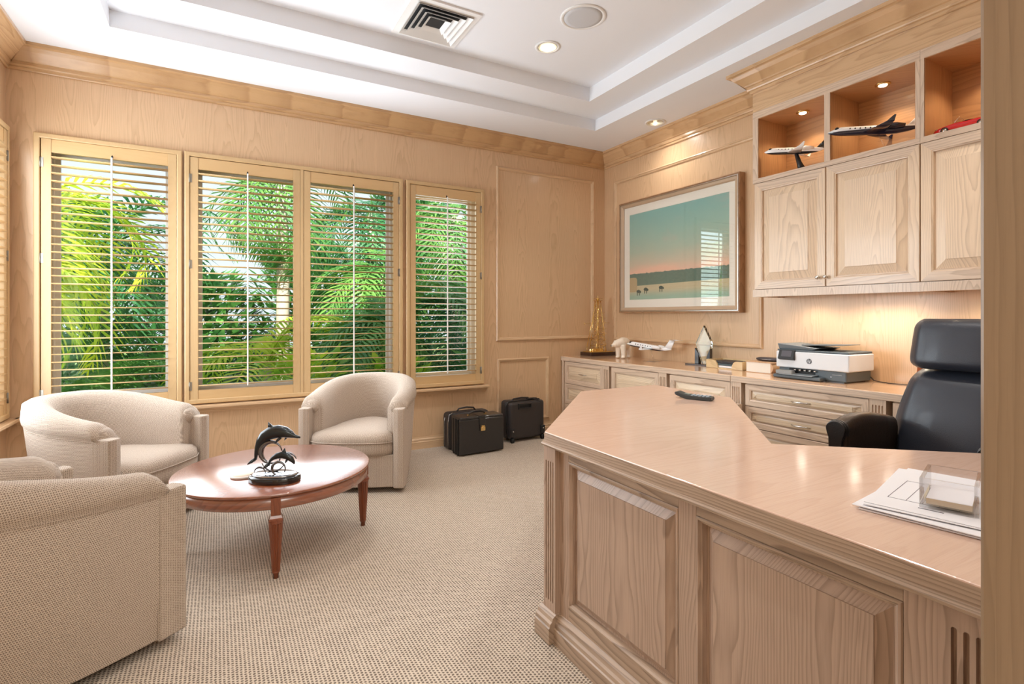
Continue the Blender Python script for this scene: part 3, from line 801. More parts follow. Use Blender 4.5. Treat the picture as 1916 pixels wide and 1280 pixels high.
# backrest: padded slab leaning back, built from horizontal slices
def slab(slices, hw_edge=.05, ny=32):
    rs = []
    for (z, xf, xb, hw, crown) in slices:
        ring = []
        for i in range(ny + 1):
            q = -1 + 2 * i / ny
            ring.append((xf - crown * (1 - abs(q) ** 3) + .02 * 0 + (.035 * max(0, abs(q) - .8) / .2), ocy + hw * q, z))
        for i in range(ny + 1):
            q = 1 - 2 * i / ny
            ring.append((xb + .03 * (1 - q * q), ocy + hw * q * .96, z))
        rs.append(ring)
    return rs
sl = []
for k in range(29):
    f = k / 28; z = .46 + f * (.962 - .46)
    e = max(0, (f - .86) / .14); e2 = max(0, (.1 - f) / .1)
    hwid = .262 + .03 * math.sin(PI * min(1, f * 1.1)) - .045 * f - .03 * e * e
    xf = 2.865 + .105 * f + .045 * e ** 2.5 + .02 * e2
    sl.append((z, xf, xf + .075 - .05 * e ** 2, hwid, .035 * math.sin(PI * (.15 + .75 * f)) * (1 - e * .6)))
MB().loft(slab(sl), True, True, True).build('backrest', M_chairlea, oc)
sl = []
for k in range(23):
    f = k / 22; z = .965 + f * .238
    e = abs(2 * f - 1) ** 7
    xf = 2.935 + .04 * f + .035 * e
    sl.append((z, xf, xf + .095 - .07 * e, .222 - .014 * f - .022 * e, .025))
MB().loft(slab(sl), True, True, True).build('headrest', M_chairlea, oc)
MB().ell((2.60, ocy, .455), .265, .265, .062, .5, .35).build('seat', M_chairlea, oc)
for sy in (1, -1):
    ya = ocy + sy * .275
    # padded arm: sweeps back from a scrolled front
    prof = [(2.452, .728, .040), (2.475, .742, .040), (2.52, .756, .041), (2.60, .764, .042), (2.70, .760, .043), (2.80, .745, .043), (2.90, .725, .04)]
    rs = []
    for (x, z, w) in prof:
        ring = []
        for k in range(16):
            a = 2 * PI * k / 16; c, s_ = math.cos(a), math.sin(a)
            zz = z - .05 + .05 * s_ if s_ > 0 else z - .05 + (z - .05 - .50) * s_ * 1.0
            ring.append((x, ya + w * math.copysign(abs(c) ** .6, c), zz))
        rs.append(ring)
    ar = MB().loft(rs, True, True, True).build('armrest', M_armlea, oc)
    m = MB()
    for i, (g, dx) in enumerate(((1.0, 0), (.93, .012), (.86, .022))):
        pts = []
        x0 = 2.334 - dx * 0 + i * -.0
        ff = Fr((2.452 - .010 * (2 - i) + .004, ya, 0), (0, 1, 0), (-1, 0, 0))
        ol = []
        w = .044 * (1.12 - .07 * (2 - i))
        for k in range(13):
            a = PI * k / 12; ol.append((w * math.cos(a), .705 + w * .85 * math.sin(a)))
        ol += [(-w * .9, .685), (-w * .66, .655), (-w * .6, .50), (w * .6, .50), (w * .66, .655), (w * .9, .685)]
        m.fprism(ff, ol, -.010, .0)
    m.build('arm_scroll', M_leather, ar, bevel=.003)
MB().cyl((2.62, ocy, .08), (2.62, ocy, .40), .028, .032).build('gas_column', M_blackpl, oc)
for k in range(5):
    a = R(18 + 72 * k); c, s_ = math.cos(a), math.sin(a)
    MB().tube([(2.62, ocy, .11), (2.62 + .16 * c, ocy + .16 * s_, .10), (2.62 + .28 * c, ocy + .28 * s_, .07)], [.03, .024, .018], 10).build('base_spoke', M_blackpl, oc)
    MB().cyl((2.62 + .28 * c - .012 * s_, ocy + .28 * s_ + .012 * c, .029), (2.62 + .28 * c + .012 * s_, ocy + .28 * s_ - .012 * c, .029), .028).build('caster', M_blackpl, oc)

# ------------------------------------------------------------------ cases on the floor
pc = thing('pilot_case', 'black leather pilot case with a brass lock and strap', 'briefcase', (2.03, 4.27, 0), R(1.8))
def rbox(m, x0, y0, z0, x1, y1, z1): m.box(x0, y0, z0, x1, y1, z1)
MB().box(-.222, -.10, .012, .218, -.075, .315).build('front_panel', M_leather, pc, world=False, bevel=.012, seg=3)
MB().box(-.215, -.076, .012, .212, .085, .325).build('body', M_leather, pc, world=False, bevel=.01, seg=3)
m = MB()
for k in range(3): m.box(-.226 + .004 * k, -.07 + .05 * k, .004, -.206, -.045 + .05 * k, .318)
m.build('gusset', M_black, pc, world=False, bevel=.008, seg=2)
MB().prism([(-.218, -.098), (.214, -.098), (.212, .085), (-.216, .085)], .312, .334).build('lid', M_leather, pc, world=False, bevel=.01, seg=3)
m = MB(); m.box(-.035, -.108, .262, .028, -.099, .318); m.box(-.035, -.106, .318, .028, .03, .340)
m.box(-.028, -.111, .205, .022, -.100, .268)
m.build('strap', M_leather, pc, world=False, bevel=.003)
m = MB(); m.box(-.024, -.118, .208, .020, -.110, .243); m.box(-.018, -.119, .243, .014, -.110, .256)
m.build('lock', M_brass, pc, world=False, bevel=.002)
m = MB(); m.tube([(-.09, -.01, .335), (-.082, -.01, .352), (-.04, -.01, .366), (.02, -.01, .366), (.062, -.01, .352), (.07, -.01, .335)], [.006, .008, .011, .011, .008, .006], 10)
m.build('handle', M_leather, pc, world=False)
for sx in (-.095, .075): MB().box(sx - .012, -.016, .332, sx + .012, -.004, .340).build('handle_mount', M_brass, pc, world=False, bevel=.002)

sb = thing('document_bag', 'black soft bag against the wall, mostly hidden by the pilot case', 'bag', (2.02, 4.47, 0), R(1))
MB().box(-.21, -.06, .003, .21, .085, .335).build('body', M_ballist, sb, world=False, bevel=.035, seg=4)
m = MB(); m.tube([(-.213, -.055, .02), (-.214, -.055, .25), (-.20, -.05, .32), (-.16, -.045, .338)], .005, 6); m.tube([(-.213, .03, .02), (-.214, .03, .25), (-.2, .03, .32)], .005, 6)
m.build('piping', M_silver, sb, world=False)
MB().tube([(-.10, .01, .332), (-.08, .01, .358), (0, .01, .366), (.07, .01, .358), (.09, .01, .332)], .008, 8).build('handle', M_ballist, sb, world=False)

rc = thing('rolling_case', 'black fabric wheeled case standing upright near the wall panel', 'suitcase', (2.62, 4.47, 0), R(3))
MB().box(-.20, -.085, .028, .205, -.02, .385).build('body', M_ballist, rc, world=False, bevel=.03, seg=4)
MB().box(-.203, -.019, .022, .208, .10, .392).build('main_compartment', M_ballist, rc, world=False, bevel=.035, seg=4)
MB().tube([(-.208, -.02, .06), (-.208, -.02, .34), (-.18, -.02, .388), (.18, -.02, .388), (.212, -.02, .34), (.212, -.02, .06)], .006, 6).build('zipper', M_blackpl, rc, world=False)
m = MB(); m.rects(Fr((0, -.086, 0), (1, 0, 0), (0, -1, 0)), -.11, .045, .315, .372, [(0, 0), (.002, .012), (.014, .012), (.016, .0)])
m.build('pull_handle', M_blackpl, rc, world=False)
MB().box(-.094, -.088, .331, .029, -.082, .356).build('handle_recess', M_black, rc, world=False)
MB().tube([(-.13, -.0, .385), (-.11, -.0, .405), (-.02, -.0, .412), (.06, -.0, .405), (.08, -.0, .385)], .008, 8).build('grab_handle', M_ballist, rc, world=False)
m = MB(); m.box(.04, -.03, .388, .15, .0, .402); m.tube([(.09, -.03, .4), (.13, -.07, .385), (.15, -.088, .37)], .005, 6); m.build('luggage_tag', M_blackpl, rc, world=False, bevel=.003)
for sx in (-.175, .175):
    m = MB(); m.box(sx - .025, -.105, .06, sx + .02, -.084, .14)
    g = m.build('wheel_guard', M_blackpl, rc, world=False, bevel=.006)
    MB().cyl((sx - .012, -.085, .026), (sx + .010, -.085, .026), .026).build('wheel', M_black, rc, world=False)
    MB().ell((sx - .002, -.106, .112), .007, .005, .007).build('rivet', M_chrome, rc, world=False)
# ------------------------------------------------------------------ sculpture on the coffee table
def local(name, label, cat, loc, rot, group=None):
    o = thing(name, label, cat, loc, 0, group); o.rotation_euler = rot; return o
sc = thing('dolphin_sculpture', 'dark bronze sculpture of two leaping dolphins over silver wave rings', 'sculpture', (.247, 2.862, TZ), R(-29.2))
px = lambda x, y, d=0: ((x - 512) / 368, d, (884 - y) / 368)
MB().lathe([(.0, 0), (.122, 0), (.127, .006), (.127, .026), (.120, .032), (0, .032)], (0, 0, 0), 48, sy=.62).build('base', M_glossblack, sc, world=False)
MB().lathe([(.0, .032), (.112, .032), (.110, .038), (.10, .042), (0, .043)], (0, 0, 0), 48, sy=.6).build('water_plate', M_silver, sc, world=False)
def dolphin(spine, rad, dorsal, flips, fluke, d=0):
    m = MB()
    m.tube([px(x, y, d) for x, y in spine], [r / 368 for r in rad], 14, flat=((0, 1, 0), .85))
    # dorsal fin
    a, b, tip = dorsal
    m.loft([[px(a[0], a[1], d - .004), px(b[0], b[1], d - .006), px(b[0], b[1], d + .006), px(a[0], a[1], d + .004)],
            [px((a[0] + tip[0] * 2) / 3, (a[1] + tip[1] * 2) / 3, d - .003), px((b[0] + tip[0]) / 2, (b[1] + tip[1]) / 2 + 1, d - .003), px((b[0] + tip[0]) / 2, (b[1] + tip[1]) / 2 + 1, d + .003), px((a[0] + tip[0] * 2) / 3, (a[1] + tip[1] * 2) / 3, d + .003)],
            [px(tip[0], tip[1], d - .001), px(tip[0] + 1, tip[1] + 1, d - .001), px(tip[0] + 1, tip[1] + 1, d + .001), px(tip[0], tip[1], d + .001)]], True, True, True)
    for (p, q, dy) in flips:
        m.tube([px(p[0], p[1], d + dy * .3), px((p[0] + q[0]) / 2, (p[1] + q[1]) / 2, d + dy * .8), px(q[0], q[1], d + dy)], [.008, .007, .002], 8, flat=((1, 0, .3), .5))
    c, e = fluke
    for sg in (-1, 1):
        m.tube([px(c[0], c[1], d), px((c[0] + e[0]) / 2, (c[1] + e[1]) / 2, d + sg * .012), px(e[0], e[1], d + sg * .022)], [.006, .009, .002], 8, flat=((1, 0, 1), .4))
    return m
dolphin([(477, 845), (478, 836), (481, 824), (486, 812), (494, 802), (506, 796), (519, 793.5), (532, 795), (542, 799), (548, 802), (554, 803.5), (559, 804.5)],
        [2.5, 3.5, 5.5, 8, 10.5, 12, 12, 10, 6.8, 3.6, 2.6, 1.4], ((500, 786), (514, 786), (500.5, 776)),
        [((524, 804), (514, 814), -.016), ((534, 802), (527, 811), .016)], ((477, 843), (466, 852))).build('dolphin', M_bronze, sc, world=False)
dolphin([(506, 850), (509, 844), (514, 839), (522, 835), (531, 833.5), (540, 836), (547, 841), (551, 846), (552.5, 850)],
        [1.5, 2.4, 4, 5.6, 6.4, 6.2, 5, 3, 1.4], ((529, 829), (538, 830), (535, 821)),
        [((541, 840), (538, 847), -.012)], ((507, 849), (500, 856)), -.03).build('dolphin', M_bronze, sc, world=False)
def wave(cx, cy, r, r0, r1, a0, a1, d):
    pts = []; rad = []
    for k in range(33):
        f = k / 32; a = R(a0 + (a1 - a0) * f)
        pts.append(px(cx + r * math.cos(a), cy - r * math.sin(a), d)); rad.append((r0 + (r1 - r0) * (math.sin(PI * f) ** 2)) / 368)
    return MB().tube(pts, rad, 10)
wave(506, 832, 19.5, 1.2, 5.0, 10, 310, .0).build('wave_ring', M_pewter, sc, world=False)
wave(525, 858, 12, 1.0, 2.6, -30, 300, -.035).build('wave_ring', M_pewter, sc, world=False)
wave(535, 850, 16, 1.0, 2.4, 20, 190, .01).build('wave_ring', M_pewter, sc, world=False)
wave(490, 866, 10, .8, 2.0, 0, 180, -.03).build('wave_ring', M_pewter, sc, world=False)
wave(506, 846, 22, 1.0, 2.0, 200, 330, .02).build('wave_ring', M_pewter, sc, world=False)
t = thing('coaster', 'pale round coaster lying behind the dolphin sculpture', 'coaster', (.115, 3.02, TZ))
MB().lathe([(0, 0), (.058, 0), (.062, .004), (.062, .010), (.056, .013), (.05, .010), (0, .010)], (.115, 3.02, TZ), 40).build('disc', plain('pale_stone', srgb(222, 212, 204), .3), t)
MB().lathe([(0, 0), (.050, 0), (.050, .0015), (0, .0015)], (.115, 3.02, TZ + .010), 40).build('cork_inset', plain('pale_cork', srgb(226, 206, 186), .7), t)

# ------------------------------------------------------------------ things on the counter
# golden derrick
dk = local('derrick_model', 'golden drilling derrick model on a dark wooden base', 'model', (3.572, 4.502, ZK), (0, 0, 0))
MB().box(3.41, 4.405, ZK, 3.738, 4.595, ZK + .040).build('base', plain('dark_mahogany', (.035, .012, .008, 1), .25, coat=.6), dk, bevel=.004)
zb = ZK + .040
m = MB(); m.box(3.43, 4.425, zb, 3.72, 4.575, zb + .006); m.build('deck', M_gold, dk, bevel=.001)
bx, by = 3.575, 4.50
m = MB()
def pst(i, f):
    sx, sy = ((-1, -1), (1, -1), (1, 1), (-1, 1))[i]; h = .062 * (1 - f) + .020 * f
    return Vector((bx + sx * h, by + sy * h, zb + .006 + f * .54))
for i in range(4): m.tube([pst(i, 0), pst(i, 1)], .0035, 6)
NB = 9
for k in range(NB + 1):
    f = k / NB
    for i in range(4):
        m.tube([pst(i, f), pst((i + 1) % 4, f)], .0016, 4)
        if k < NB:
            m.tube([pst(i, f), pst((i + 1) % 4, (k + 1) / NB)], .0013, 4); m.tube([pst((i + 1) % 4, f), pst(i, (k + 1) / NB)], .0013, 4)
m.build('mast', M_gold, dk)
m = MB(); zt = zb + .546
m.box(bx - .034, by - .034, zt, bx + .034, by + .034, zt + .004)
for q in range(4):
    sx, sy = ((-1, -1), (1, -1), (1, 1), (-1, 1))[q]; sx2, sy2 = ((-1, -1), (1, -1), (1, 1), (-1, 1))[(q + 1) % 4]
    m.tube([(bx + sx * .033, by + sy * .033, zt), (bx + sx * .033, by + sy * .033, zt + .026)], .0014, 4)
    m.tube([(bx + sx * .033, by + sy * .033, zt + .026), (bx + sx2 * .033, by + sy2 * .033, zt + .026)], .0014, 4)
m.cyl((bx, by - .012, zt + .018), (bx, by + .012, zt + .018), .012, n=12); m.tube([(bx, by, zt), (bx, by, zt + .055)], .002, 5)
m.build('crown_block', M_gold, dk)
m = MB()
m.tube([(bx - .125, by + .03, zb + .05), (bx - .03, by + .005, zb + .50)], .004, 6); m.tube([(bx - .125, by + .03, zb + .05), (bx - .125, by + .03, zb + .005)], .003, 6)
m.tube([(bx - .14, by + .055, zb + .29), (bx - .14, by + .055, zb + .315)], .003, 6); m.tube([(bx - .14, by + .055, zb + .30), (bx - .06, by + .01, zb + .31)], .0012, 4)
m.build('boom', M_gold, dk)
m = MB()
for k in range(7):
    z = zb + .02 + k * .058; xx = bx + .075 + .012 * (k % 2)
    w = .05 * (1 - k * .09)
    m.tube([(xx, by - w, z), (xx, by + w, z + .029), (xx, by - w, z + .058)], .0016, 5)
for z in (.30, .315): m.tube([(bx + .03, by - .04, zb + z), (bx + .11, by - .06, zb + z)], .0012, 4)
m.build('stairway', M_gold, dk)
m = MB()
m.box(bx - .05, by - .05, zb, bx + .03, by + .02, zb + .035); m.cyl((bx - .11, by - .055, zb + .006), (bx - .11, by - .055, zb + .036), .012); m.cyl((bx - .085, by - .058, zb + .006), (bx - .085, by - .058, zb + .028), .010); m.cyl((bx - .13, by - .04, zb + .02), (bx - .10, by - .02, zb + .02), .014)
for k in range(4): m.tube([(bx - .06 + .04 * k, by - .055, zb), (bx - .06 + .04 * k, by - .055, zb + .10 - .015 * k)], .0025, 5)
m.build('machinery', M_gold, dk, bevel=.002)

# polar bear figurine: one continuous surface
def bear():
    b = local('bear_figurine', 'small white stone bear figurine standing beside the derrick', 'figurine', (3.57, 4.085, ZK), (0, 0, R(198)))
    m = MB()
    m.tube([(-.088, 0, .105), (-.07, 0, .112), (-.03, 0, .118), (.02, 0, .122), (.06, 0, .122), (.085, 0, .118)], [.03, .05, .056, .054, .046, .034], 18)
    m.tube([(.06, 0, .128), (.092, -.012, .128), (.115, -.026, .122)], [.042, .034, .030], 16)
    m.ell((.118, -.03, .120), .030, .026, .027)
    m.tube([(.125, -.034, .116), (.150, -.046, .108), (.160, -.050, .105)], [.019, .014, .010], 12)
    for sy in (-1, 1): m.ell((.108, -.026 + sy * .020, .145), .007, .006, .009)
    for (x, y) in ((.055, -.030), (.065, .032), (-.062, -.032), (-.055, .034)):
        m.tube([(x, y * .8, .11), (x + .002, y, .06), (x, y, .025), (x + .006, y, .0095)], [.032, .025, .022, .021], 14)
        m.ell((x + .012, y, .011), .028, .021, .0105)
    m.ell((-.118, 0, .112), .012, .010, .012)
    m.xform(Matrix.Diagonal((.84, 1.08, 1.2, 1)))
    o = m.build('body', plain('bear_stone', srgb(240, 226, 206), .3, coat=.3, var=.05), b, world=False)
    r = o.modifiers.new('skin', 'REMESH'); r.mode = 'VOXEL'; r.voxel_size = .0035; r.use_smooth_shade = True
    sm = o.modifiers.new('soft', 'SMOOTH'); sm.iterations = 6
    e = MB(); e.ell((.139, -.057, .128), .006, .006, .005)
    e.build('nose', M_black, b, world=False)
bear()

# model aircraft
def two_tone(name, top, low, zline, slope=0.):
    M = mat(name); t = NT(M)
    x, y, z = t.xyz(t.n('ShaderNodeTexCoord').outputs['Object'])
    f = t.smooth(t.m('SUBTRACT', z, t.m('ADD', t.m('MULTIPLY', x, slope), zline)), -.0006, .0006)
    t.bsdf(t.mix(f, low, top), .15, 0, None, .8)
    return M
WH, NV = srgb(246, 246, 246), (.006, .009, .03, 1)
def jet(label, nose, tail, top_m, wing_m, fin_m, fat, stand, group='model business jets'):
    A, B = Vector(nose), Vector(tail); L = (A - B).length; d = (A - B).normalized()
    rz = math.atan2(d.y, d.x); ry = -math.asin(d.z)
    c = (A + B) / 2
    j = local('model_jet', label, 'model plane', c, (0, ry, rz), group)
    f = fat * L
    prof = [(.5, .06, -.25), (.485, .22, -.22), (.45, .5, -.16), (.41, .74, -.08), (.36, .94, 0), (.28, 1, 0), (-.1, 1, 0), (-.25, .93, .04), (-.36, .68, .18), (-.45, .36, .36), (-.5, .12, .46)]
    rs = []
    for (x, r, dz) in prof:
        rs.append([(x * L, f * r * math.cos(2 * PI * k / 24), f * (dz + r * math.sin(2 * PI * k / 24))) for k in range(24)])
    fus = MB().loft(rs, True, True, True).build('fuselage', top_m, j, world=False)
    m = MB()
    for sy in (-1, 1):
        for k in range(7):
            x = .25 - .055 * k
            m.ell((x * L, sy * f * .945, f * .32), .0085 * L, .004, .0105 * L, nu=10, nv=6)
        m.ell((.395 * L, sy * f * .50, f * .48), .028 * L, f * .26, .022 * L, nu=12, nv=6)
    m.build('windows', M_black, fus, world=False)
    def wing(sy, x0, c0, x1, c1, y0, y1, z0, z1, th):
        rs = []
        for q in (0, .5, 1):
            x = x0 + (x1 - x0) * q; cc = c0 + (c1 - c0) * q; y = sy * (y0 + (y1 - y0) * q); z = z0 + (z1 - z0) * q
            rs.append([(L * (x + cc * (.5 * math.cos(2 * PI * k / 12))), y * L, L * z + th * L * (1 - .5 * q) * math.sin(2 * PI * k / 12)) for k in range(12)])
        return rs
    for sy in (-1, 1):
        m = MB(); m.loft(wing(sy, .0, .24, -.17, .075, .02, .40, -fat * .62, -.01, .012), True, True, True)
        w0 = (-.17, .40, -.01)
        m.loft([[(L * (-.17 + .037 * cx), sy * L * .40, L * (-.01)), ] * 1 + [(L * (-.17 - .037), sy * L * .40, -.01 * L), (L * (-.215), sy * L * .418, .055 * L), (L * (-.195), sy * L * .418, .055 * L)] for cx in (1,)] * 1 + [[(L * (-.17 + .037), sy * L * .403, L * (-.01)), (L * (-.17 - .037), sy * L * .403, -.01 * L), (L * (-.215), sy * L * .421, .055 * L), (L * (-.195), sy * L * .421, .055 * L)]], True, True, True, smooth=False)
        m.build('wing', wing_m, j, world=False)
        m = MB()
        ex, ey, ez, er = -.24, sy * (fat + .032), fat * .45, .033
        m.tube([(L * (ex + .085), ey * L, ez * L), (L * (ex + .06), ey * L, ez * L), (L * ex, ey * L, ez * L), (L * (ex - .085), ey * L, ez * L)], [er * .8 * L, er * L, er * L, er * .6 * L], 16)
        m.box(L * (ex - .03), min(0, ey) * L + (0 if ey > 0 else 0), (ez - .005) * L, L * (ex + .03), max(0, ey) * L, (ez + .005) * L)
        m.build('engine', wing_m, j, world=False)
        MB().loft(wing(sy, -.505, .10, -.575, .05, .0, .155, .185, .182, .006), True, True, True).build('tailplane', fin_m, j, world=False)
    rs = []
    for q in (0, .5, 1):
        x = -.415 - .09 * q; cc = .16 - .055 * q; z = fat * .5 + (.185 - fat * .5) * q
        rs.append([(L * (x + cc * .5 * math.cos(2 * PI * k / 12)), L * .010 * (1 - .4 * q) * math.sin(2 * PI * k / 12), L * z) for k in range(12)])
    MB().loft(rs, True, True, True).build('fin', fin_m, j, world=False)
    stand(j, L, f)
    return j
def clear_stand(zfoot):
    def go(j, L, f):
        w = wmat(j)
        p = w @ Vector((-.06 * L, 0, -f * .9)); q = Vector((p.x - .0, p.y - .045, zfoot + .006))
        m = MB(); m.tube([p, q], .0045, 8); m.build('rod', M_acryl, j)
        m = MB(); m.prism([(q.x - .07, q.y + .02), (q.x - .05, q.y - .045), (q.x + .06, q.y - .045), (q.x + .05, q.y + .075), (q.x - .06, q.y + .085)], zfoot + .0005, zfoot + .0065); m.build('foot', M_acryl, j, bevel=.002)
    return go
def black_stand(zfoot):
    def go(j, L, f):
        w = wmat(j); p = w @ Vector((-.04 * L, 0, -f * .8)); q = Vector((p.x + .0, p.y - .045, zfoot))
        m = MB(); m.tube([p, (p + q) / 2, (q.x, q.y, zfoot + .01)], [.012, .016, .026], 14); m.lathe([(0, 0), (.045, 0), (.042, .008), (.02, .014), (0, .014)], (q.x, q.y, zfoot + .0005), 24)
        m.build('stand', M_blackpl, j)
    return go
M_jw = plain('jet_white', WH, .15, coat=.8, var=.02); M_jn = plain('jet_navy', NV, .12, coat=.9); M_jb = plain('jet_black', (.01, .01, .012, 1), .12, coat=.9)
jet('white model business jet on a clear stand on the counter', (3.545, 4.005, .945), (3.60, 3.47, .895), two_tone('jet_white_navy', WH, NV, -.009), M_jw, M_jw, .048, clear_stand(ZK))
jet('small white model jet with a black tail on a black pedestal, in the left niche', (3.45, 2.432, 2.402), (3.61, 2.085, 2.345), two_tone('jet_white_black', WH, (.012, .014, .02, 1), -.010, -.02), M_jw, M_jb, .062, black_stand(CN0))
jet('large dark blue and white model jet in the middle niche', (3.41, 1.957, 2.392), (3.63, 1.53, 2.325), two_tone('jet_navy_white', WH, NV, .004, -.05), M_jn, M_jw, .058, clear_stand(CN0))
# red toy car
tc = local('toy_car', 'shiny red toy convertible in the right-hand niche', 'toy car', (3.52, 1.285, CN0), (0, 0, R(93)))
M_red = plain('red_paint', (.62, .008, .012, 1), .15, coat=1)
rs = []
for (x, w, z0, z1) in ((.135, .024, .018, .026), (.125, .036, .013, .036), (.10, .043, .010, .044), (.06, .046, .010, .050), (.03, .046, .010, .053), (-.02, .046, .010, .050), (-.06, .047, .010, .052), (-.10, .044, .012, .048), (-.125, .036, .018, .040), (-.132, .026, .022, .032)):
    rs.append([(x, w * math.copysign(abs(math.cos(a)) ** .55, math.cos(a)), (z0 + z1) / 2 + (z1 - z0) / 2 * math.copysign(abs(math.sin(a)) ** .7, math.sin(a))) for a in [2 * PI * k / 20 for k in range(20)]])
MB().loft(rs, True, True, True).build('body', M_red, tc, world=False)
for sx in (.078, -.078):
    for sy in (-1, 1):
        o = MB().cyl((sx, sy * .034, .0175), (sx, sy * .049, .0175), .0172, n=24).build('wheel', M_black, tc, world=False)
        MB().cyl((sx, sy * .0492, .0175), (sx, sy * .0505, .0175), .0115, n=16).build('hubcap', M_chrome, o, world=True) if False else MB().cyl((sx, sy * .0492, .0175), (sx, sy * .0505, .0175), .0115, n=16).build('hubcap', M_chrome, o, world=False)
m = MB(); m.prism([(.038, -.036), (.030, -.036), (.030, .036), (.038, .036)], .050, .052); m.hexa([(.036, -.036, .051), (.039, -.036, .051), (.039, .036, .051), (.036, .036, .051), (.016, -.031, .076), (.018, -.031, .076), (.018, .031, .076), (.016, .031, .076)])
m.build('windshield', M_acryl, tc, world=False)
MB().tube([(.037, -.036, .051), (.017, -.032, .077), (.017, .032, .077), (.037, .036, .051)], .0015, 6).build('windshield_frame', M_chrome, tc, world=False)
MB().ell((-.018, 0, .051), .036, .033, .004).build('cockpit', M_black, tc, world=False)
for sy in (-1, 1): MB().ell((.118, sy * .027, .033), .010, .008, .007).build('headlight', M_silver, tc, world=False)

# crystal award
aw = thing('crystal_award', 'pointed clear crystal award on a dark base by the wall', 'award', (3.66, 3.15, ZK))
FA = Fr((3.652, 3.15, ZK), (.12, -1, 0), (-1, -.12, 0))
MB().fbox(FA, -.155, .14, 0, .012, -.045, .05).build('base', plain('dark_wood_base', (.03, .01, .008, 1), .25, coat=.5), aw, bevel=.003)
MB().fprism(FA, [(-.012, .013), (.03, .013), (.055, .10), (.082, .192), (.075, .21), (.004, .345), (-.074, .19), (-.045, .10)], -.018, .014).build('crystal', M_crystal, aw, bevel=.004)
M_awb = plain('award_black', (.03, .03, .035, 1), .2, coat=.4)
for pp in ([(-.078, .012), (-.04, .012), (-.04, .10), (-.078, .15)], [(.036, .012), (.07, .012), (.07, .148), (.036, .075)]):
    MB().fprism(FA, pp, -.02, .018).build('support', M_awb, aw, bevel=.002)

# letter tray with quarter-round ends
M_ltr = wood('light_oak_tray', 'y', srgb(226, 198, 150), srgb(178, 142, 92), amount=.4)
lt = thing('letter_tray', 'wooden letter tray with rounded front corners beside the crystal award', 'tray', (3.63, 2.86, ZK))
FT2 = Fr((3.55, 2.86, ZK), (.0, -1, 0), (-1, 0, 0))
def qround(u0, u1, flip):
    w = u1 - u0; h = .068
    arc = [(u0 + w * .55 + w * .45 * math.sin(PI / 2 * k / 6), h - h * .85 * (1 - math.cos(PI / 2 * k / 6))) for k in range(7)]
    p = [(u0, .002), (u0, h)] + arc + [(u1, .002)]
    if flip: p = [(u0 + u1 - a, b) for a, b in p][::-1]
    return p
MB().fprism(FT2, qround(-.175, -.062, False), -.012, .004).build('front_lip', M_ltr, lt, bevel=.002)
MB().fprism(FT2, qround(.072, .172, True), -.012, .004).build('front_lip', M_ltr, lt, bevel=.002)
MB().fbox(FT2, -.175, .172, 0, .008, -.195, -.002).build('bottom', M_ltr, lt)
m = MB(); m.fbox(FT2, -.175, -.165, .002, .07, -.195, -.012); m.fbox(FT2, .162, .172, .002, .07, -.195, -.012); m.fbox(FT2, -.165, .162, .002, .07, -.195, -.186); m.build('side', M_ltr, lt, bevel=.002)
for i, (z, c, nm, lb) in enumerate(((.009, M_paper, 'envelope', 'pale envelope lying lowest in the letter tray'), (.026, plain('slate_cover', (.06, .09, .1, 1), .5), 'notebook', 'slate blue notebook in the letter tray, under the black folder'), (.044, M_ballist, 'folder', 'black folder on top in the wooden letter tray'))):
    o = MB().fbox(FT2, -.155 + .01 * i, .150, z, z + .016, -.183, -.013 + .002 * i).build(nm, c, None, bevel=.002)
    tag(o, lb, nm)

bk = thing('book', 'thick cream-edged book lying flat beside the printer', 'book', (3.63, 2.53, ZK))
FK = Fr((3.535, 2.652, ZK), (.03, -1, 0), (-1, -.03, 0))
MB().fbox(FK, .006, .212, .004, .078, -.19, -.002).build('page_block', plain('page_edges', srgb(244, 236, 222), .8, var=.08, scale=200), bk)
m = MB(); m.fbox(FK, 0, .222, 0, .0042, -.194, .004); m.fbox(FK, 0, .222, .078, .0822, -.194, .004)
spn = [(.206 + .022 * math.sin(PI * k / 8), .0822 * k / 8) for k in range(9)]
m.fprism(FK, [(.206, 0)] + spn[1:-1] + [(.206, .0822)], -.194, .004)
m.build('cover', plain('tan_cover', srgb(206, 166, 128), .5), bk, bevel=.0015)
gc = thing('glasses_case', 'dark oval glasses case lying on the book', 'case', (3.66, 2.53, ZK + .0822))
MB().ell((3.655, 2.535, ZK + .0822 + .016), .045, .105, .016, .8, .8).build('shell', plain('dark_case', (.05, .04, .045, 1), .4, coat=.3), gc)
MB().tube([(3.655 + .0455 * math.cos(2 * PI * k / 32), 2.535 + .1055 * math.sin(2 * PI * k / 32), ZK + .0982) for k in range(33)], .0012, 5).build('seam', M_chrome, gc)

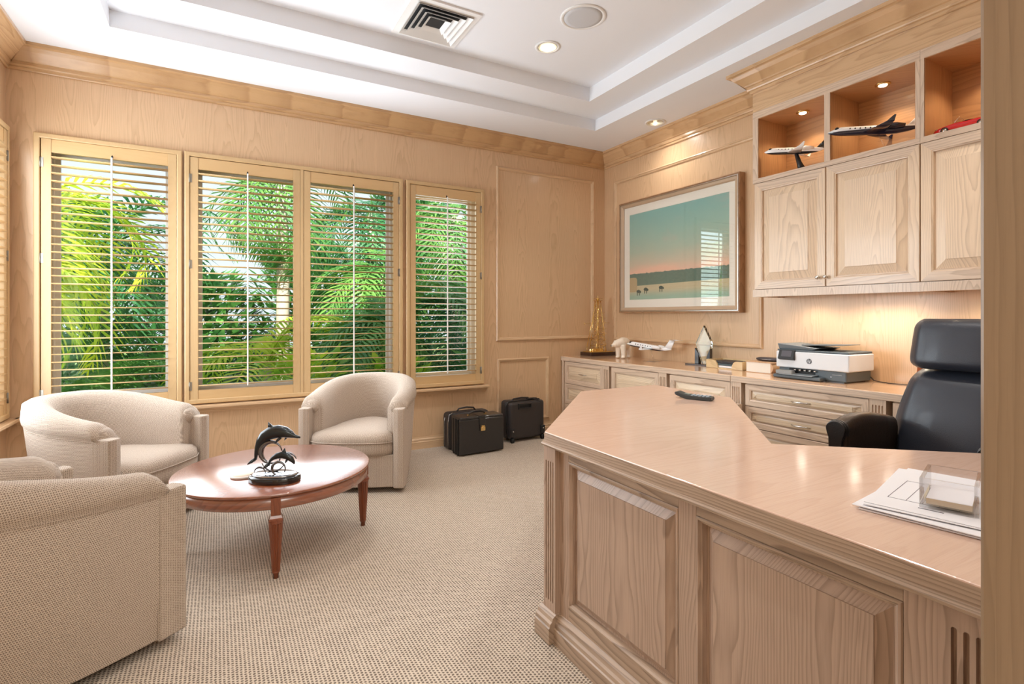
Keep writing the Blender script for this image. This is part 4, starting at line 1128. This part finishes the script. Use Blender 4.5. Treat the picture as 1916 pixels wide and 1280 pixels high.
# printer
pr = thing('printer', 'white and grey inkjet printer with touch screen on the counter', 'printer', (3.58, 2.09, ZK))
x0 = 3.436
MB().box(x0 + .012, 1.862, ZK + .006, 3.735, 2.318, ZK + .072).build('lower_body', M_grypl, pr, bevel=.008, seg=3)
MB().box(x0 + .02, 1.88, ZK, 3.70, 2.30, ZK + .007).build('feet', M_blackpl, pr)
MB().box(x0, 1.84, ZK + .072, 3.728, 2.332, ZK + .184).build('upper_body', M_whtpl, pr, bevel=.008, seg=3)
MB().box(x0 + .006, 1.846, ZK + .184, 3.722, 2.326, ZK + .197).build('scanner_lid', M_grypl, pr, bevel=.005)
FPn = Fr((x0, 0, ZK), (0, -1, 0), (-1, 0, 0))
m = MB(); m.hexa([(x0 + .015, 2.08, ZK + .197), (3.71, 2.08, ZK + .197), (3.71, 2.318, ZK + .197), (x0 + .015, 2.318, ZK + .197), (x0 + .010, 2.04, ZK + .212), (3.71, 2.04, ZK + .212), (3.715, 2.325, ZK + .236), (x0 + .005, 2.325, ZK + .236)])
m.build('document_feeder', plain('slate_plastic', (.16, .19, .21, 1), .4), pr, bevel=.004)
m = MB(); m.hexa([(x0 + .04, 1.90, ZK + .236), (3.68, 1.90, ZK + .236), (3.68, 2.17, ZK + .226), (x0 + .04, 2.17, ZK + .226), (x0 + .04, 1.90, ZK + .240), (3.68, 1.90, ZK + .240), (3.68, 2.17, ZK + .232), (x0 + .04, 2.17, ZK + .232)])
m.build('feeder_tray', M_grypl, pr)
MB().fbox(FPn, -2.24, -2.06, .074 - .045, .070, .001 - .013, .0005 - .011).build('paper_slot', M_black, pr)
m = MB()
for k in range(5): m.cyl((x0 + .002, 2.20 - .034 * k, ZK + .060), (x0 + .002, 2.185 - .034 * k, ZK + .060), .006, n=10)
m.build('rollers', M_chrome, pr)
m = MB(); m.box(x0 - .050, 1.992, ZK + .004, x0 + .02, 2.322, ZK + .026); tr_ = m.build('paper_tray', M_grypl, pr, bevel=.006)
m = MB(); m.hexa([(x0 - .062, 2.04, ZK + .028), (x0 + .02, 2.04, ZK + .034), (x0 + .02, 2.27, ZK + .034), (x0 - .062, 2.27, ZK + .028), (x0 - .062, 2.04, ZK + .032), (x0 + .02, 2.04, ZK + .038), (x0 + .02, 2.27, ZK + .038), (x0 - .062, 2.27, ZK + .032)]); m.build('output_tray', plain('tray_grey', (.22, .25, .27, 1), .4), pr)
m = MB(); m.hexa([(x0 - .058, 2.18, ZK + .032), (x0 - .01, 2.18, ZK + .034), (x0 - .01, 2.295, ZK + .034), (x0 - .058, 2.295, ZK + .032), (x0 - .056, 2.19, ZK + .055), (x0 - .01, 2.19, ZK + .058), (x0 - .01, 2.298, ZK + .058), (x0 - .056, 2.298, ZK + .055)]); m.build('tray_flap', plain('flap_grey', (.25, .25, .24, 1), .4), pr, bevel=.002)
FS = Fr((x0 - .004, 2.248, ZK + .162), (0, -1, 0), (-1, 0, .34), (.34, 0, 1))
cp_ = MB().fbox(FS, -.058, .056, -.036, .032, -.018, .008).build('control_panel', M_blackpl, pr, bevel=.003)
MB().fbox(FS, -.036, .036, -.018, .024, .0081, .0088).build('screen', plain('screen_grey', (.12, .12, .14, 1), .15), cp_)
# round emblem with slanted letters
FLg = Fr((x0 - .0006, 2.094, ZK + .125), (0, -1, 0), (-1, 0, 0))
lg = MB(); rings = [[FLg.p(.0175 * math.cos(2 * PI * k / 32), .0175 * math.sin(2 * PI * k / 32), h) for k in range(32)] for h in (0, .0008)]
lg.loft(rings, True, True, True, smooth=False); logo = lg.build('logo', plain('emblem_grey', (.06, .065, .07, 1), .4), pr)
m = MB(); sk = .34
def stroke(u0, v0, u1, v1, w):
    m.fprism(FLg, [(u0 - w / 2, v0), (u0 + w / 2, v0), (u1 + w / 2, v1), (u1 - w / 2, v1)], .0008, .0013)
stroke(-.0105, -.0085, -.0046, .0172, .0022); stroke(-.0044, -.0085, -.0014, .0035, .0022)
m.fprism(FLg, [(-.0075, .0050), (-.0080, .0030), (-.0012, .0030), (-.0008, .0050)], .0008, .0013)
stroke(.0002, -.0172, .0058, .0072, .0022); stroke(.0068, -.0065, .0098, .0052, .0022)
m.fprism(FLg, [(.0052, .0072), (.0048, .0052), (.0108, .0052), (.0112, .0066), (.0106, .0072)], .0008, .0013); m.fprism(FLg, [(.0022, -.0065), (.0027, -.0085), (.0072, -.0085), (.0078, -.0065)], .0008, .0013)
m.build('letters', M_whtpl, logo)
m = MB(); m.fbox(FPn, -1.95, -1.89, .048, .051, -.012, -.0115); m.fbox(FPn, -1.962, -1.953, .030, .039, -.012, -.0113); m.build('port_marks', M_silver, pr)
pw = thing('power_cord', 'thin black cord running along the counter behind the printer', 'cord', (3.72, 1.8, ZK))
MB().tube([(3.725, 1.862, ZK + .03), (3.735, 1.845, ZK + .006), (3.72, 1.80, ZK + .0035), (3.69, 1.74, ZK + .0035), (3.70, 1.66, ZK + .0035), (3.74, 1.58, ZK + .0035)], .003, 8).build('cable', M_blackpl, pw)
pf = thing('photo_frame', 'small wooden frame leaning on the wall, half hidden by the office chair', 'frame', (3.68, 1.52, ZK))
FP2 = Fr((3.66, 1.575, ZK + .001), (.05, -1, 0), (-1, -.05, .22), (.22, 0, 1))
MB().rects(FP2, 0, .24, 0, .20, [(0, 0), (0, .014), (.004, .016), (.022, .012), (.024, .004)]).build('frame', M_mahogz, pf)
MB().fbox(FP2, .004, .236, .004, .196, .000, .004).build('picture', plain('photo_print', srgb(190, 176, 160), .3), pf)

# ------------------------------------------------------------------ things on the desk
rm = local('cordless_phone', 'black cordless phone handset lying on the desk', 'phone', (2.198, 1.958, DZ), (0, 0, math.atan2(-.176, .07)))
m = MB()
side = [(-.095, .020), (-.06, .006), (-.03, .0005), (.09, .0005), (.096, .006), (.094, .020), (.0, .021), (-.05, .025), (-.088, .036), (-.097, .032)]
m.fprism(Fr((0, .031, 0), (1, 0, 0), (0, -1, 0)), side, 0, .062)
m.build('body', plain('phone_shell', (.035, .04, .04, 1), .4), rm, world=False, bevel=.004, seg=3)
m = MB()
M_key = plain('phone_keys', (.34, .40, .46, 1), .4)
for i in range(5):
    for k in range(3): m.ell((-.005 + .020 * i, -.018 + .018 * k, .0215), .0078, .0068, .0034, nu=10, nv=6)
m.build('keypad', M_key, rm, world=False)
MB().hexa([(-.05, -.018, .0262), (-.025, -.018, .0236), (-.025, .018, .0236), (-.05, .018, .0262), (-.05, -.018, .0275), (-.025, -.018, .0249), (-.025, .018, .0249), (-.05, .018, .0275)]).build('display', plain('phone_display', (.25, .3, .28, 1), .2), rm, world=False)
# papers
pa = R(11); pcx, pcy = 1.512, .565
z = DZ + .0004
def sheet(i, dx, dy, da, w, h, th, label, material=None, grp='papers under the clear memo holder'):
    global z
    o = thing('paper', label, 'paper', (pcx + dx, pcy + dy, z), pa + R(da), grp)
    # slightly bowed leaf
    rs = []
    for k in range(9):
        q = -1 + 2 * k / 8
        zz = .0015 * (1 - abs(q)) * 0 + .0012 * max(0, abs(q) - .6)
        rs.append([(w / 2 * q, -h / 2, zz), (w / 2 * q, h / 2, zz), (w / 2 * q, h / 2, zz + th), (w / 2 * q, -h / 2, zz + th)])
    MB().loft(rs, True, True, True, smooth=False).build('leaf', material or M_paper, o, world=False)
    z += th + .0006; return o
LB = 'white paper in the stack under the clear memo holder'
sheet(0, -.004, -.010, -1.5, .42, .29, .0030, LB)
sheet(1, .014, .008, 2.5, .41, .285, .0022, LB)
sheet(2, -.010, -.002, -3.0, .42, .288, .0016, LB)
sheet(3, .02, -.014, 3.2, .36, .26, .0012, 'brownish envelope inside the paper stack on the desk', plain('kraft_paper', srgb(190, 168, 140), .8))
sheet(4, .004, .010, 4.0, .40, .28, .0016, LB)
top = sheet(5, .012, .006, 1.0, .40, .275, .0008, 'white form with ruled lines topmost in the paper stack')
m = MB()
zz = .0015 * .3 + .0008
def pl(x0, y0, x1, y1, w=.0012):
    d = Vector((x1 - x0, y1 - y0)).normalized(); nn = Vector((-d.y, d.x)) * w / 2
    m.prism([(x0 - nn.x, y0 - nn.y), (x1 - nn.x, y1 - nn.y), (x1 + nn.x, y1 + nn.y), (x0 + nn.x, y0 + nn.y)], .0006, .0012)
pl(-.12, -.02, -.12, .11, .002); pl(-.12, .11, .06, .11); pl(-.12, .075, .06, .075); pl(-.12, .045, .06, .045); pl(-.12, .015, .06, .015); pl(-.12, -.02, .06, -.02); pl(.06, -.02, .06, .11)
pl(-.155, .0, -.155, .045, .005)
m.build('printed_form', M_ink, top, world=False)
mh = thing('memo_holder', 'clear acrylic memo holder standing on the papers', 'memo holder', (1.452, .556, z + .0008), R(17))
W2, D2, H2, TH = .075, .05, .066, .008
m = MB(); m.box(-W2, -D2, 0, W2, D2, TH); m.build('base_plate', M_acryl, mh, world=False, bevel=.001)
m = MB(); m.box(-W2, -D2, TH + .0005, -W2 + TH, D2, H2); m.box(W2 - TH, -D2, TH + .0005, W2, D2, H2); m.box(-W2 + TH, -D2, TH + .0005, W2 - TH, -D2 + TH, H2); m.box(-W2 + TH, D2 - TH, TH + .0005, W2 - TH, D2, H2)
m.build('wall', M_acryl, mh, world=False, bevel=.001)
np_ = thing('note_pad', 'block of white notes inside the clear memo holder', 'note pad', (1.452, .556, z + .0008 + TH + .0006), R(17))
MB().box(-W2 + .011, -D2 + .011, 0, W2 - .011, D2 - .011, .012).build('sheets', plain('note_edges', srgb(226, 206, 172), .8), np_, world=False)
MB().box(-W2 + .011, -D2 + .011, .0121, W2 - .011, D2 - .011, .0126).build('top_sheet', M_paper, np_, world=False)

# ------------------------------------------------------------------ framed print
fp = thing('framed_print', 'large framed print of cattle grazing at dusk on the side wall', 'picture', (3.72, 3.56, 1.24))
ya, yb, za, zb_ = 4.300, 2.828, 1.243, 2.389
FQ = Fr((XR - .001, 0, 0), (0, -1, 0), (-1, 0, 0))
M_frame2 = wood('walnut_frame_rail', 'y', srgb(172, 132, 96), srgb(104, 68, 42), amount=.5, rough=.3, coat=.3)
M_frame = wood('walnut_frame', 'z', srgb(172, 132, 96), srgb(104, 68, 42), amount=.5, rough=.3, coat=.3)
MB().rects(FQ, -ya, -yb, za, zb_, [(0, 0), (0, .064), (.004, .069), (.009, .069), (.013, .064)]).build('outer_frame', M_frame, fp, across=M_frame2)
MB().rects(FQ, -ya + .013, -yb - .013, za + .013, zb_ - .013, [(0, .060), (.002, .067), (.008, .067), (.010, .060)]).build('silver_bead', M_chrome, fp)
MB().rects(FQ, -ya + .023, -yb - .023, za + .023, zb_ - .023, [(0, .058), (.006, .062), (.026, .056), (.034, .048), (.036, .030)]).build('inner_frame', plain('taupe_frame', srgb(184, 158, 130), .4, coat=.2), fp)
MB().rects(FQ, -4.243, -2.870, 1.30, 2.331, [(0, .040), (.077, .040), (.079, .0385)]).build('mat_board', plain('mat_board', srgb(253, 248, 236), .85, var=.02), fp)
ART = (-4.166, -2.947, 1.377, 2.254)
MB().fbox(FQ, ART[0], ART[1], ART[2], ART[3], .030, .037)
def painting():
    M = mat('dusk_pasture_print'); t = NT(M)
    x, y, zz = t.xyz(t.n('ShaderNodeNewGeometry').outputs['Position'])
    u = t.m('DIVIDE', t.m('SUBTRACT', -ART[0], y), ART[1] - ART[0]); v = t.m('DIVIDE', t.m('SUBTRACT', zz, ART[2]), ART[3] - ART[2])
    cl = t.noise(t.vec(t.m('MULTIPLY', u, 2), t.m('MULTIPLY', v, 3), 0.), 1.6, 3)
    r = t.n('ShaderNodeValToRGB'); cr = r.color_ramp
    t.l(t.m('ADD', v, t.m('MULTIPLY', t.m('SUBTRACT', cl, .5), .14)), r.inputs[0])
    cr.elements[0].position = .0; cr.elements[0].color = srgb(240, 190, 160)
    cr.elements[1].position = 1.; cr.elements[1].color = srgb(140, 196, 190)
    for p, c in ((.33, srgb(250, 206, 180)), (.40, srgb(222, 208, 184)), (.55, srgb(190, 208, 188)), (.75, srgb(166, 206, 192))):
        e = cr.elements.new(p); e.color = c
    sky = r.outputs[0]
    sky = t.mix(t.m('MULTIPLY', t.smooth(cl, .55, .75), .35), sky, srgb(218, 198, 182))
    tl = t.m('ADD', .305, t.m('MULTIPLY', t.m('SUBTRACT', t.noise(t.vec(t.m('MULTIPLY', u, 14), 0., 0.), 2.0, 4, .7), .5), .05))
    tree = t.smooth(t.m('SUBTRACT', tl, v), 0, .006)
    col = t.mix(tree, sky, t.mix(t.noise(t.vec(t.m('MULTIPLY', u, 40), t.m('MULTIPLY', v, 40), 0.), 1., 3), srgb(84, 122, 114), srgb(116, 144, 130)))
    fl = t.m('ADD', .165, t.m('MULTIPLY', u, .015))
    fld = t.smooth(t.m('SUBTRACT', fl, v), 0, .008)
    g = t.mix(t.smooth(v, .02, .13), srgb(166, 206, 188), srgb(222, 208, 172))
    g = t.mix(t.m('MULTIPLY', t.noise(t.vec(t.m('MULTIPLY', u, 6), t.m('MULTIPLY', v, 60), 0.), 1., 3), .4), g, srgb(160, 158, 128))
    col = t.mix(fld, col, g)
    def blob(cx, cy, rx, ry, c, p=2.):
        nonlocal col
        a = t.m('POWER', t.m('ABSOLUTE', t.m('DIVIDE', t.m('SUBTRACT', u, cx), rx)), p); b = t.m('POWER', t.m('ABSOLUTE', t.m('DIVIDE', t.m('SUBTRACT', v, cy), ry)), p)
        col = t.mix(t.smooth(t.m('ADD', a, b), 1.1, .85), col, c)
    blob(.035, .175, .055, .085, srgb(196, 176, 138), 5.)
    for (cx, cy) in ((.105, .085), (.19, .105), (.36, .115)):
        c = srgb(62, 92, 90)
        blob(cx, cy + .012, .023, .019, c); blob(cx - .012, cy - .012, .0045, .026, c, 4.); blob(cx + .012, cy - .012, .0045, .026, c, 4.); blob(cx + .024, cy + .004, .008, .014, c)
    t.bsdf(col, .7, spec=.1)
    return M
MB().fbox(FQ, ART[0], ART[1], ART[2], ART[3], .030, .037).build('print', painting(), fp)
MB().fbox(FQ, -4.243, -2.870, 1.30, 2.331, .0425, .0440).build('glass', M_picglass, fp)
# ------------------------------------------------------------------ garden outside
M_pl1 = leafmat('sunlit_frond', srgb(226, 230, 80), srgb(170, 204, 66), .5)
M_pl2 = leafmat('green_frond', srgb(130, 176, 84), srgb(66, 128, 70), .4)
M_pl3 = leafmat('deep_frond', srgb(86, 148, 92), srgb(46, 108, 72), .35)
M_shr = leafmat('lime_leaves', srgb(216, 228, 70), srgb(130, 180, 60), .5)
M_hedge = leafmat('hedge_leaves', srgb(120, 176, 90), srgb(62, 124, 70), .35)
M_trunk = plain('palm_trunk', srgb(196, 184, 168), .9, var=.4, scale=12)
M_lawn = plain('garden_lawn', srgb(120, 150, 84), .95, var=.5, scale=4)
structure(MB().box(-14, YB + WT, -.25, 22, 26, -.20).build('ground', M_lawn))
def frond(m, base, az, el, L, droop, n=26, leaf=.42, w=.022, up=.25):
    """curved rachis with two rows of narrow leaflets"""
    pts = []; p = Vector(base); e = el
    st = L / n
    for i in range(n + 1):
        pts.append(p.copy())
        d = Vector((math.cos(az) * math.cos(e), math.sin(az) * math.cos(e), math.sin(e)))
        p = p + d * st; e -= droop / n * (1 + i / n)
    m.tube(pts[::2], [.012 * (1 - .8 * k / (len(pts[::2]) - 1)) + .002 for k in range(len(pts[::2]))], 4)
    for i in range(3, n + 1):
        f = i / n
        d = (pts[i] - pts[i - 1]).normalized(); side = d.cross(Vector((0, 0, 1))).normalized(); nrm = side.cross(d)
        ll = leaf * math.sin(PI * (.12 + .84 * f)) ** .7
        for sg in (-1, 1):
            a = (side * sg + d * .75 + nrm * up).normalized()
            q = pts[i]; t1 = q + a * ll * .5 + Vector((0, 0, -.04 * ll)); t2 = q + a * ll + Vector((0, 0, -.28 * ll + random.uniform(-.05, .02)))
            ww = d * w * .7
            m.add([q - ww * .5, q + ww * .5, t1 + ww, t1 - ww, t2], [(0, 1, 2, 3), (3, 2, 4)])
def palm(label, x, y, z0, h, n, L, material, el0=R(75), el1=R(5), droop=R(95), leaf=.42, trunk=.07, az=None, w=.022, group='palms in the garden'):
    t = thing('palm_tree', label, 'palm', (x, y, z0), 0, group)
    if trunk:
        MB().tube([(x, y, z0 - .02), (x + .02, y, z0 + h * .5), (x, y, z0 + h)], [trunk * 1.15, trunk, trunk * .9], 10).build('trunk', M_trunk, t)
    m = MB()
    for k in range(n):
        a = (az[0] + (az[1] - az[0]) * (k + random.random() * .6) / n) if az else (2 * PI * (k * .618 % 1) + random.uniform(-.2, .2))
        e = el1 + (el0 - el1) * ((k * .37) % 1) + random.uniform(-.08, .08)
        frond(m, (x, y, z0 + h), a, e, L * random.uniform(.8, 1.1), droop * random.uniform(.8, 1.15), leaf=leaf, w=w)
    m.build('fronds', material, t)
    return t
def shrub(name, label, x, y, z0, rx, ry, h, n, size, material, group):
    t = thing(name, label, 'shrub', (x, y, z0), 0, group)
    m = MB()
    for k in range(n):
        th = random.uniform(0, 2 * PI); r = random.random() ** .5; zz = random.random()
        k_ = (1 - .55 * zz ** 2)
        c = Vector((x + rx * r * math.cos(th) * k_, y + ry * r * math.sin(th) * k_, z0 + .02 + zz * h))
        d = Vector((math.cos(th) + random.uniform(-.6, .6), math.sin(th) + random.uniform(-.6, .6), random.uniform(-.2, 1.1))).normalized()
        s_ = d.cross(Vector((0, 0, 1)) + Vector((random.uniform(-.3, .3), 0, 0))).normalized(); L = size * random.uniform(.7, 1.3)
        m.add([c, c + d * L * .5 + s_ * L * .2, c + d * L, c + d * L * .5 - s_ * L * .2], [(0, 1, 2, 3)])
    m.build('foliage', material, t)
    m = MB()
    for k in range(5):
        a = 2 * PI * k / 5; m.tube([(x, y, z0 - .02), (x + rx * .4 * math.cos(a), y + ry * .4 * math.sin(a), z0 + h * .7)], [.014, .006], 5)
    m.build('stem', M_trunk, t)
    return t
GZ = -.20
# sunlit fronds sweeping across the first window
palm('bright yellow-green palm arching across the window behind the corner armchair', -2.0, 6.15, GZ, 1.9, 13, 1.75, M_pl1, R(48), R(-12), R(105), .42, .06, (R(-75), R(95)), .034)
palm('palm with pale lime fronds seen low in the middle of the window wall', .55, 7.4, GZ, .8, 14, 1.7, M_pl1, R(75), R(5), R(110), .38, .05, w=.03)
palm('dense green palm filling the right half of the middle window', 1.95, 6.75, GZ, 1.25, 26, 1.75, M_pl2, R(82), R(-20), R(115), .46, .06, w=.03)
palm('deep green palm behind the narrow shutter panel', 3.15, 6.9, GZ, 1.5, 22, 1.7, M_pl3, R(80), R(-20), R(110), .42, .05, w=.028)
palm('tall palm with a pale ringed trunk beyond the narrow shutter panel', 3.36, 7.9, GZ, 3.0, 16, 1.9, M_pl2, R(70), R(-25), R(120), .45, .13, w=.03)
palm('dark green palm rising behind the sunlit fronds at left', -1.35, 8.6, GZ, 2.2, 20, 2.1, M_pl3, R(75), R(-25), R(120), .5, .09, w=.032)
palm('tall palm whose fronds cross the sky above the middle window', .9, 9.2, GZ, 3.6, 16, 2.2, M_pl2, R(60), R(-35), R(120), .5, .10, w=.032)
palm('feathery palm far back between the windows', 2.6, 10.2, GZ, 3.4, 18, 2.2, M_pl3, R(70), R(-25), R(120), .5, .10, w=.034)
palm('far palm at the right edge of the garden', 5.6, 9.6, GZ, 2.6, 22, 2.2, M_pl2, R(75), R(-25), R(120), .5, .10, w=.034)
palm('leaning palm with drooping yellow fronds behind the corner armchair', -1.75, 7.2, GZ, 2.6, 16, 1.9, M_pl1, R(40), R(-25), R(110), .46, .07, w=.036)
palm('broad green palm standing left of the tall pale trunk', 2.35, 8.4, GZ, 2.1, 24, 2.0, M_pl2, R(80), R(-25), R(115), .46, .08, w=.034)
palm('fan of mid-green fronds at the far left of the garden', -3.2, 9.2, GZ, 2.4, 22, 2.2, M_pl2, R(75), R(-25), R(115), .5, .09, w=.036)
palm('low bushy palm in the lower left of the garden', -1.0, 7.0, GZ, .5, 18, 1.3, M_pl2, R(80), R(5), R(100), .36, .04, w=.026)
palm('low bushy palm near the trunk beyond the narrow shutter', 4.3, 8.1, GZ, .7, 18, 1.5, M_pl2, R(80), R(5), R(100), .36, .04, w=.028)
shrub('garden_shrub', 'lime leaved shrub under the middle window', .80, 5.75, GZ, .55, .35, .98, 420, .17, M_shr, 'lime shrubs by the house')
shrub('garden_shrub', 'lime leaved shrub beside the dense green palm', 1.75, 5.75, GZ, .5, .35, .92, 380, .17, M_shr, 'lime shrubs by the house')
shrub('garden_shrub', 'green leaved shrub under the narrow shutter panel', 2.75, 5.85, GZ, .5, .35, .95, 380, .16, M_pl2, 'lime shrubs by the house')
for i, (hx, hy, hr, hh) in enumerate(((-5.2, 12.5, 1.7, 4.0), (-2.6, 13.2, 1.6, 3.6), (-.4, 12.6, 1.5, 2.2), (1.9, 13.0, 1.6, 3.0), (4.2, 12.4, 1.7, 4.6), (6.6, 12.0, 1.8, 4.8), (9.2, 11.4, 1.8, 5.0))):
    shrub('hedge_bush', 'tall leafy bush in the row at the far end of the garden', hx, hy, GZ, hr, 1.0, hh, 3000, .30, M_hedge, 'bushes along the far end of the garden')

# ------------------------------------------------------------------ light
W = bpy.data.worlds.new('sky'); S.world = W; W.use_nodes = True
nt = W.node_tree; nt.nodes.clear()
bg = nt.nodes.new('ShaderNodeBackground'); ow = nt.nodes.new('ShaderNodeOutputWorld')
bg.inputs[0].default_value = (.83, .92, 1.0, 1); bg.inputs[1].default_value = 1.0
nt.links.new(bg.outputs[0], ow.inputs[0])
def lamp(name, typ, loc, energy, color, rot=(0, 0, 0), **kw):
    L = bpy.data.lights.new(name, typ); L.energy = energy; L.color = color
    for k, v in kw.items(): setattr(L, k, v)
    o = bpy.data.objects.new(name, L); COL.objects.link(o); o.location = loc; o.rotation_euler = rot
    return o
lamp('sun', 'SUN', (0, 0, 8), 11.0, (1, .95, .84), (R(48), R(-22), 0), angle=R(1.5))
DAY = (.82, .91, 1.0)
def window_fill(name, loc, rot, sx, sy, e): lamp(name, 'AREA', loc, e, DAY, rot, shape='RECTANGLE', size=sx, size_y=sy)  # area lamps added at the windows to stand in for daylight
yi = YB - .10  # added lamps on this line stand inside the shutters, clear of the louvers
window_fill('window_fill_1', (-.65, yi, 1.50), (R(-93), 0, 0), .70, 1.7, 16)
window_fill('window_fill_2', (.615, yi, 1.50), (R(-93), 0, 0), 1.5, 1.7, 34)
window_fill('window_fill_4', (XL + .10, 3.9, 1.50), (R(-93), 0, R(90)), 1.1, 1.7, 34)  # added inside the side window's shutter
window_fill('window_fill_5', (XL - WT - .08, 3.9, 1.6), (R(-80), 0, R(90)), 1.2, 1.8, 30)  # added outside to brighten the side shutter's louvers
window_fill('window_fill_3', (1.87, YB + WT + .06, 1.6), (R(-84), 0, 0), .72, 1.7, 9)  # added outside for the window's reflection in the picture glass
WARM = (1, .96, .91)
def spot(name, x, y, z, e, ang=110, blend=.6, col=WARM, r=.05): lamp(name, 'SPOT', (x, y, z), e, col, (0, 0, 0), spot_size=R(ang), spot_blend=blend, shadow_soft_size=r)
spot('downlight_lamp_1', 2.14, 3.286, ZT2 - .03, 40)
spot('downlight_lamp_2', 3.503, 3.575, ZC - .03, 16, 165, 1.0)
spot('downlight_lamp_3', .45, 3.286, ZT2 - .03, 40)
spot('downlight_lamp_4', 2.14, 1.55, ZT2 - .03, 45)
spot('downlight_lamp_5', .45, 1.55, ZT2 - .03, 45)
spot('downlight_lamp_6', 3.0, .6, ZC - .03, 30)
for i, yy in enumerate((2.227, 1.718, 1.19)): spot('niche_lamp_%d' % (i + 1), 3.58, yy, CN1 - .03, 4.0, 130, .5, (1, .76, .5), .02)
for i, yy in enumerate((2.22, 1.87, 1.67, 1.20)): spot('under_cabinet_lamp_%d' % (i + 1), 3.56, yy, CZ0 + .010, 5, 150, .6, (1, .86, .70), .02)
lamp('hall_fill', 'AREA', (.2, -1.6, 2.7), 75, (1, .95, .88), (0, 0, 0), shape='RECTANGLE', size=1.6, size_y=2.0)  # unseen fill light added behind the camera, no fixture there

# ------------------------------------------------------------------ camera
cam = bpy.data.cameras.new('camera'); co = bpy.data.objects.new('camera', cam); COL.objects.link(co)
cam.sensor_fit = 'HORIZONTAL'; cam.sensor_width = 36
cam.lens = 985 / 1916 * 36
cam.shift_y = (590 - 640) / 1916 * 1.0
cam.clip_start = .02
co.location = (0, 0, 1.22); co.rotation_euler = (R(90), 0, R(-29.2))
S.camera = co
S.view_settings.view_transform = 'Standard'; S.view_settings.look = 'None'
S.view_settings.exposure = 0.24; S.view_settings.gamma = 1
S.view_settings.use_curve_mapping = False
S.cycles.max_bounces = 10; S.cycles.diffuse_bounces = 5; S.cycles.transparent_max_bounces = 16
S.cycles.sample_clamp_indirect = 4
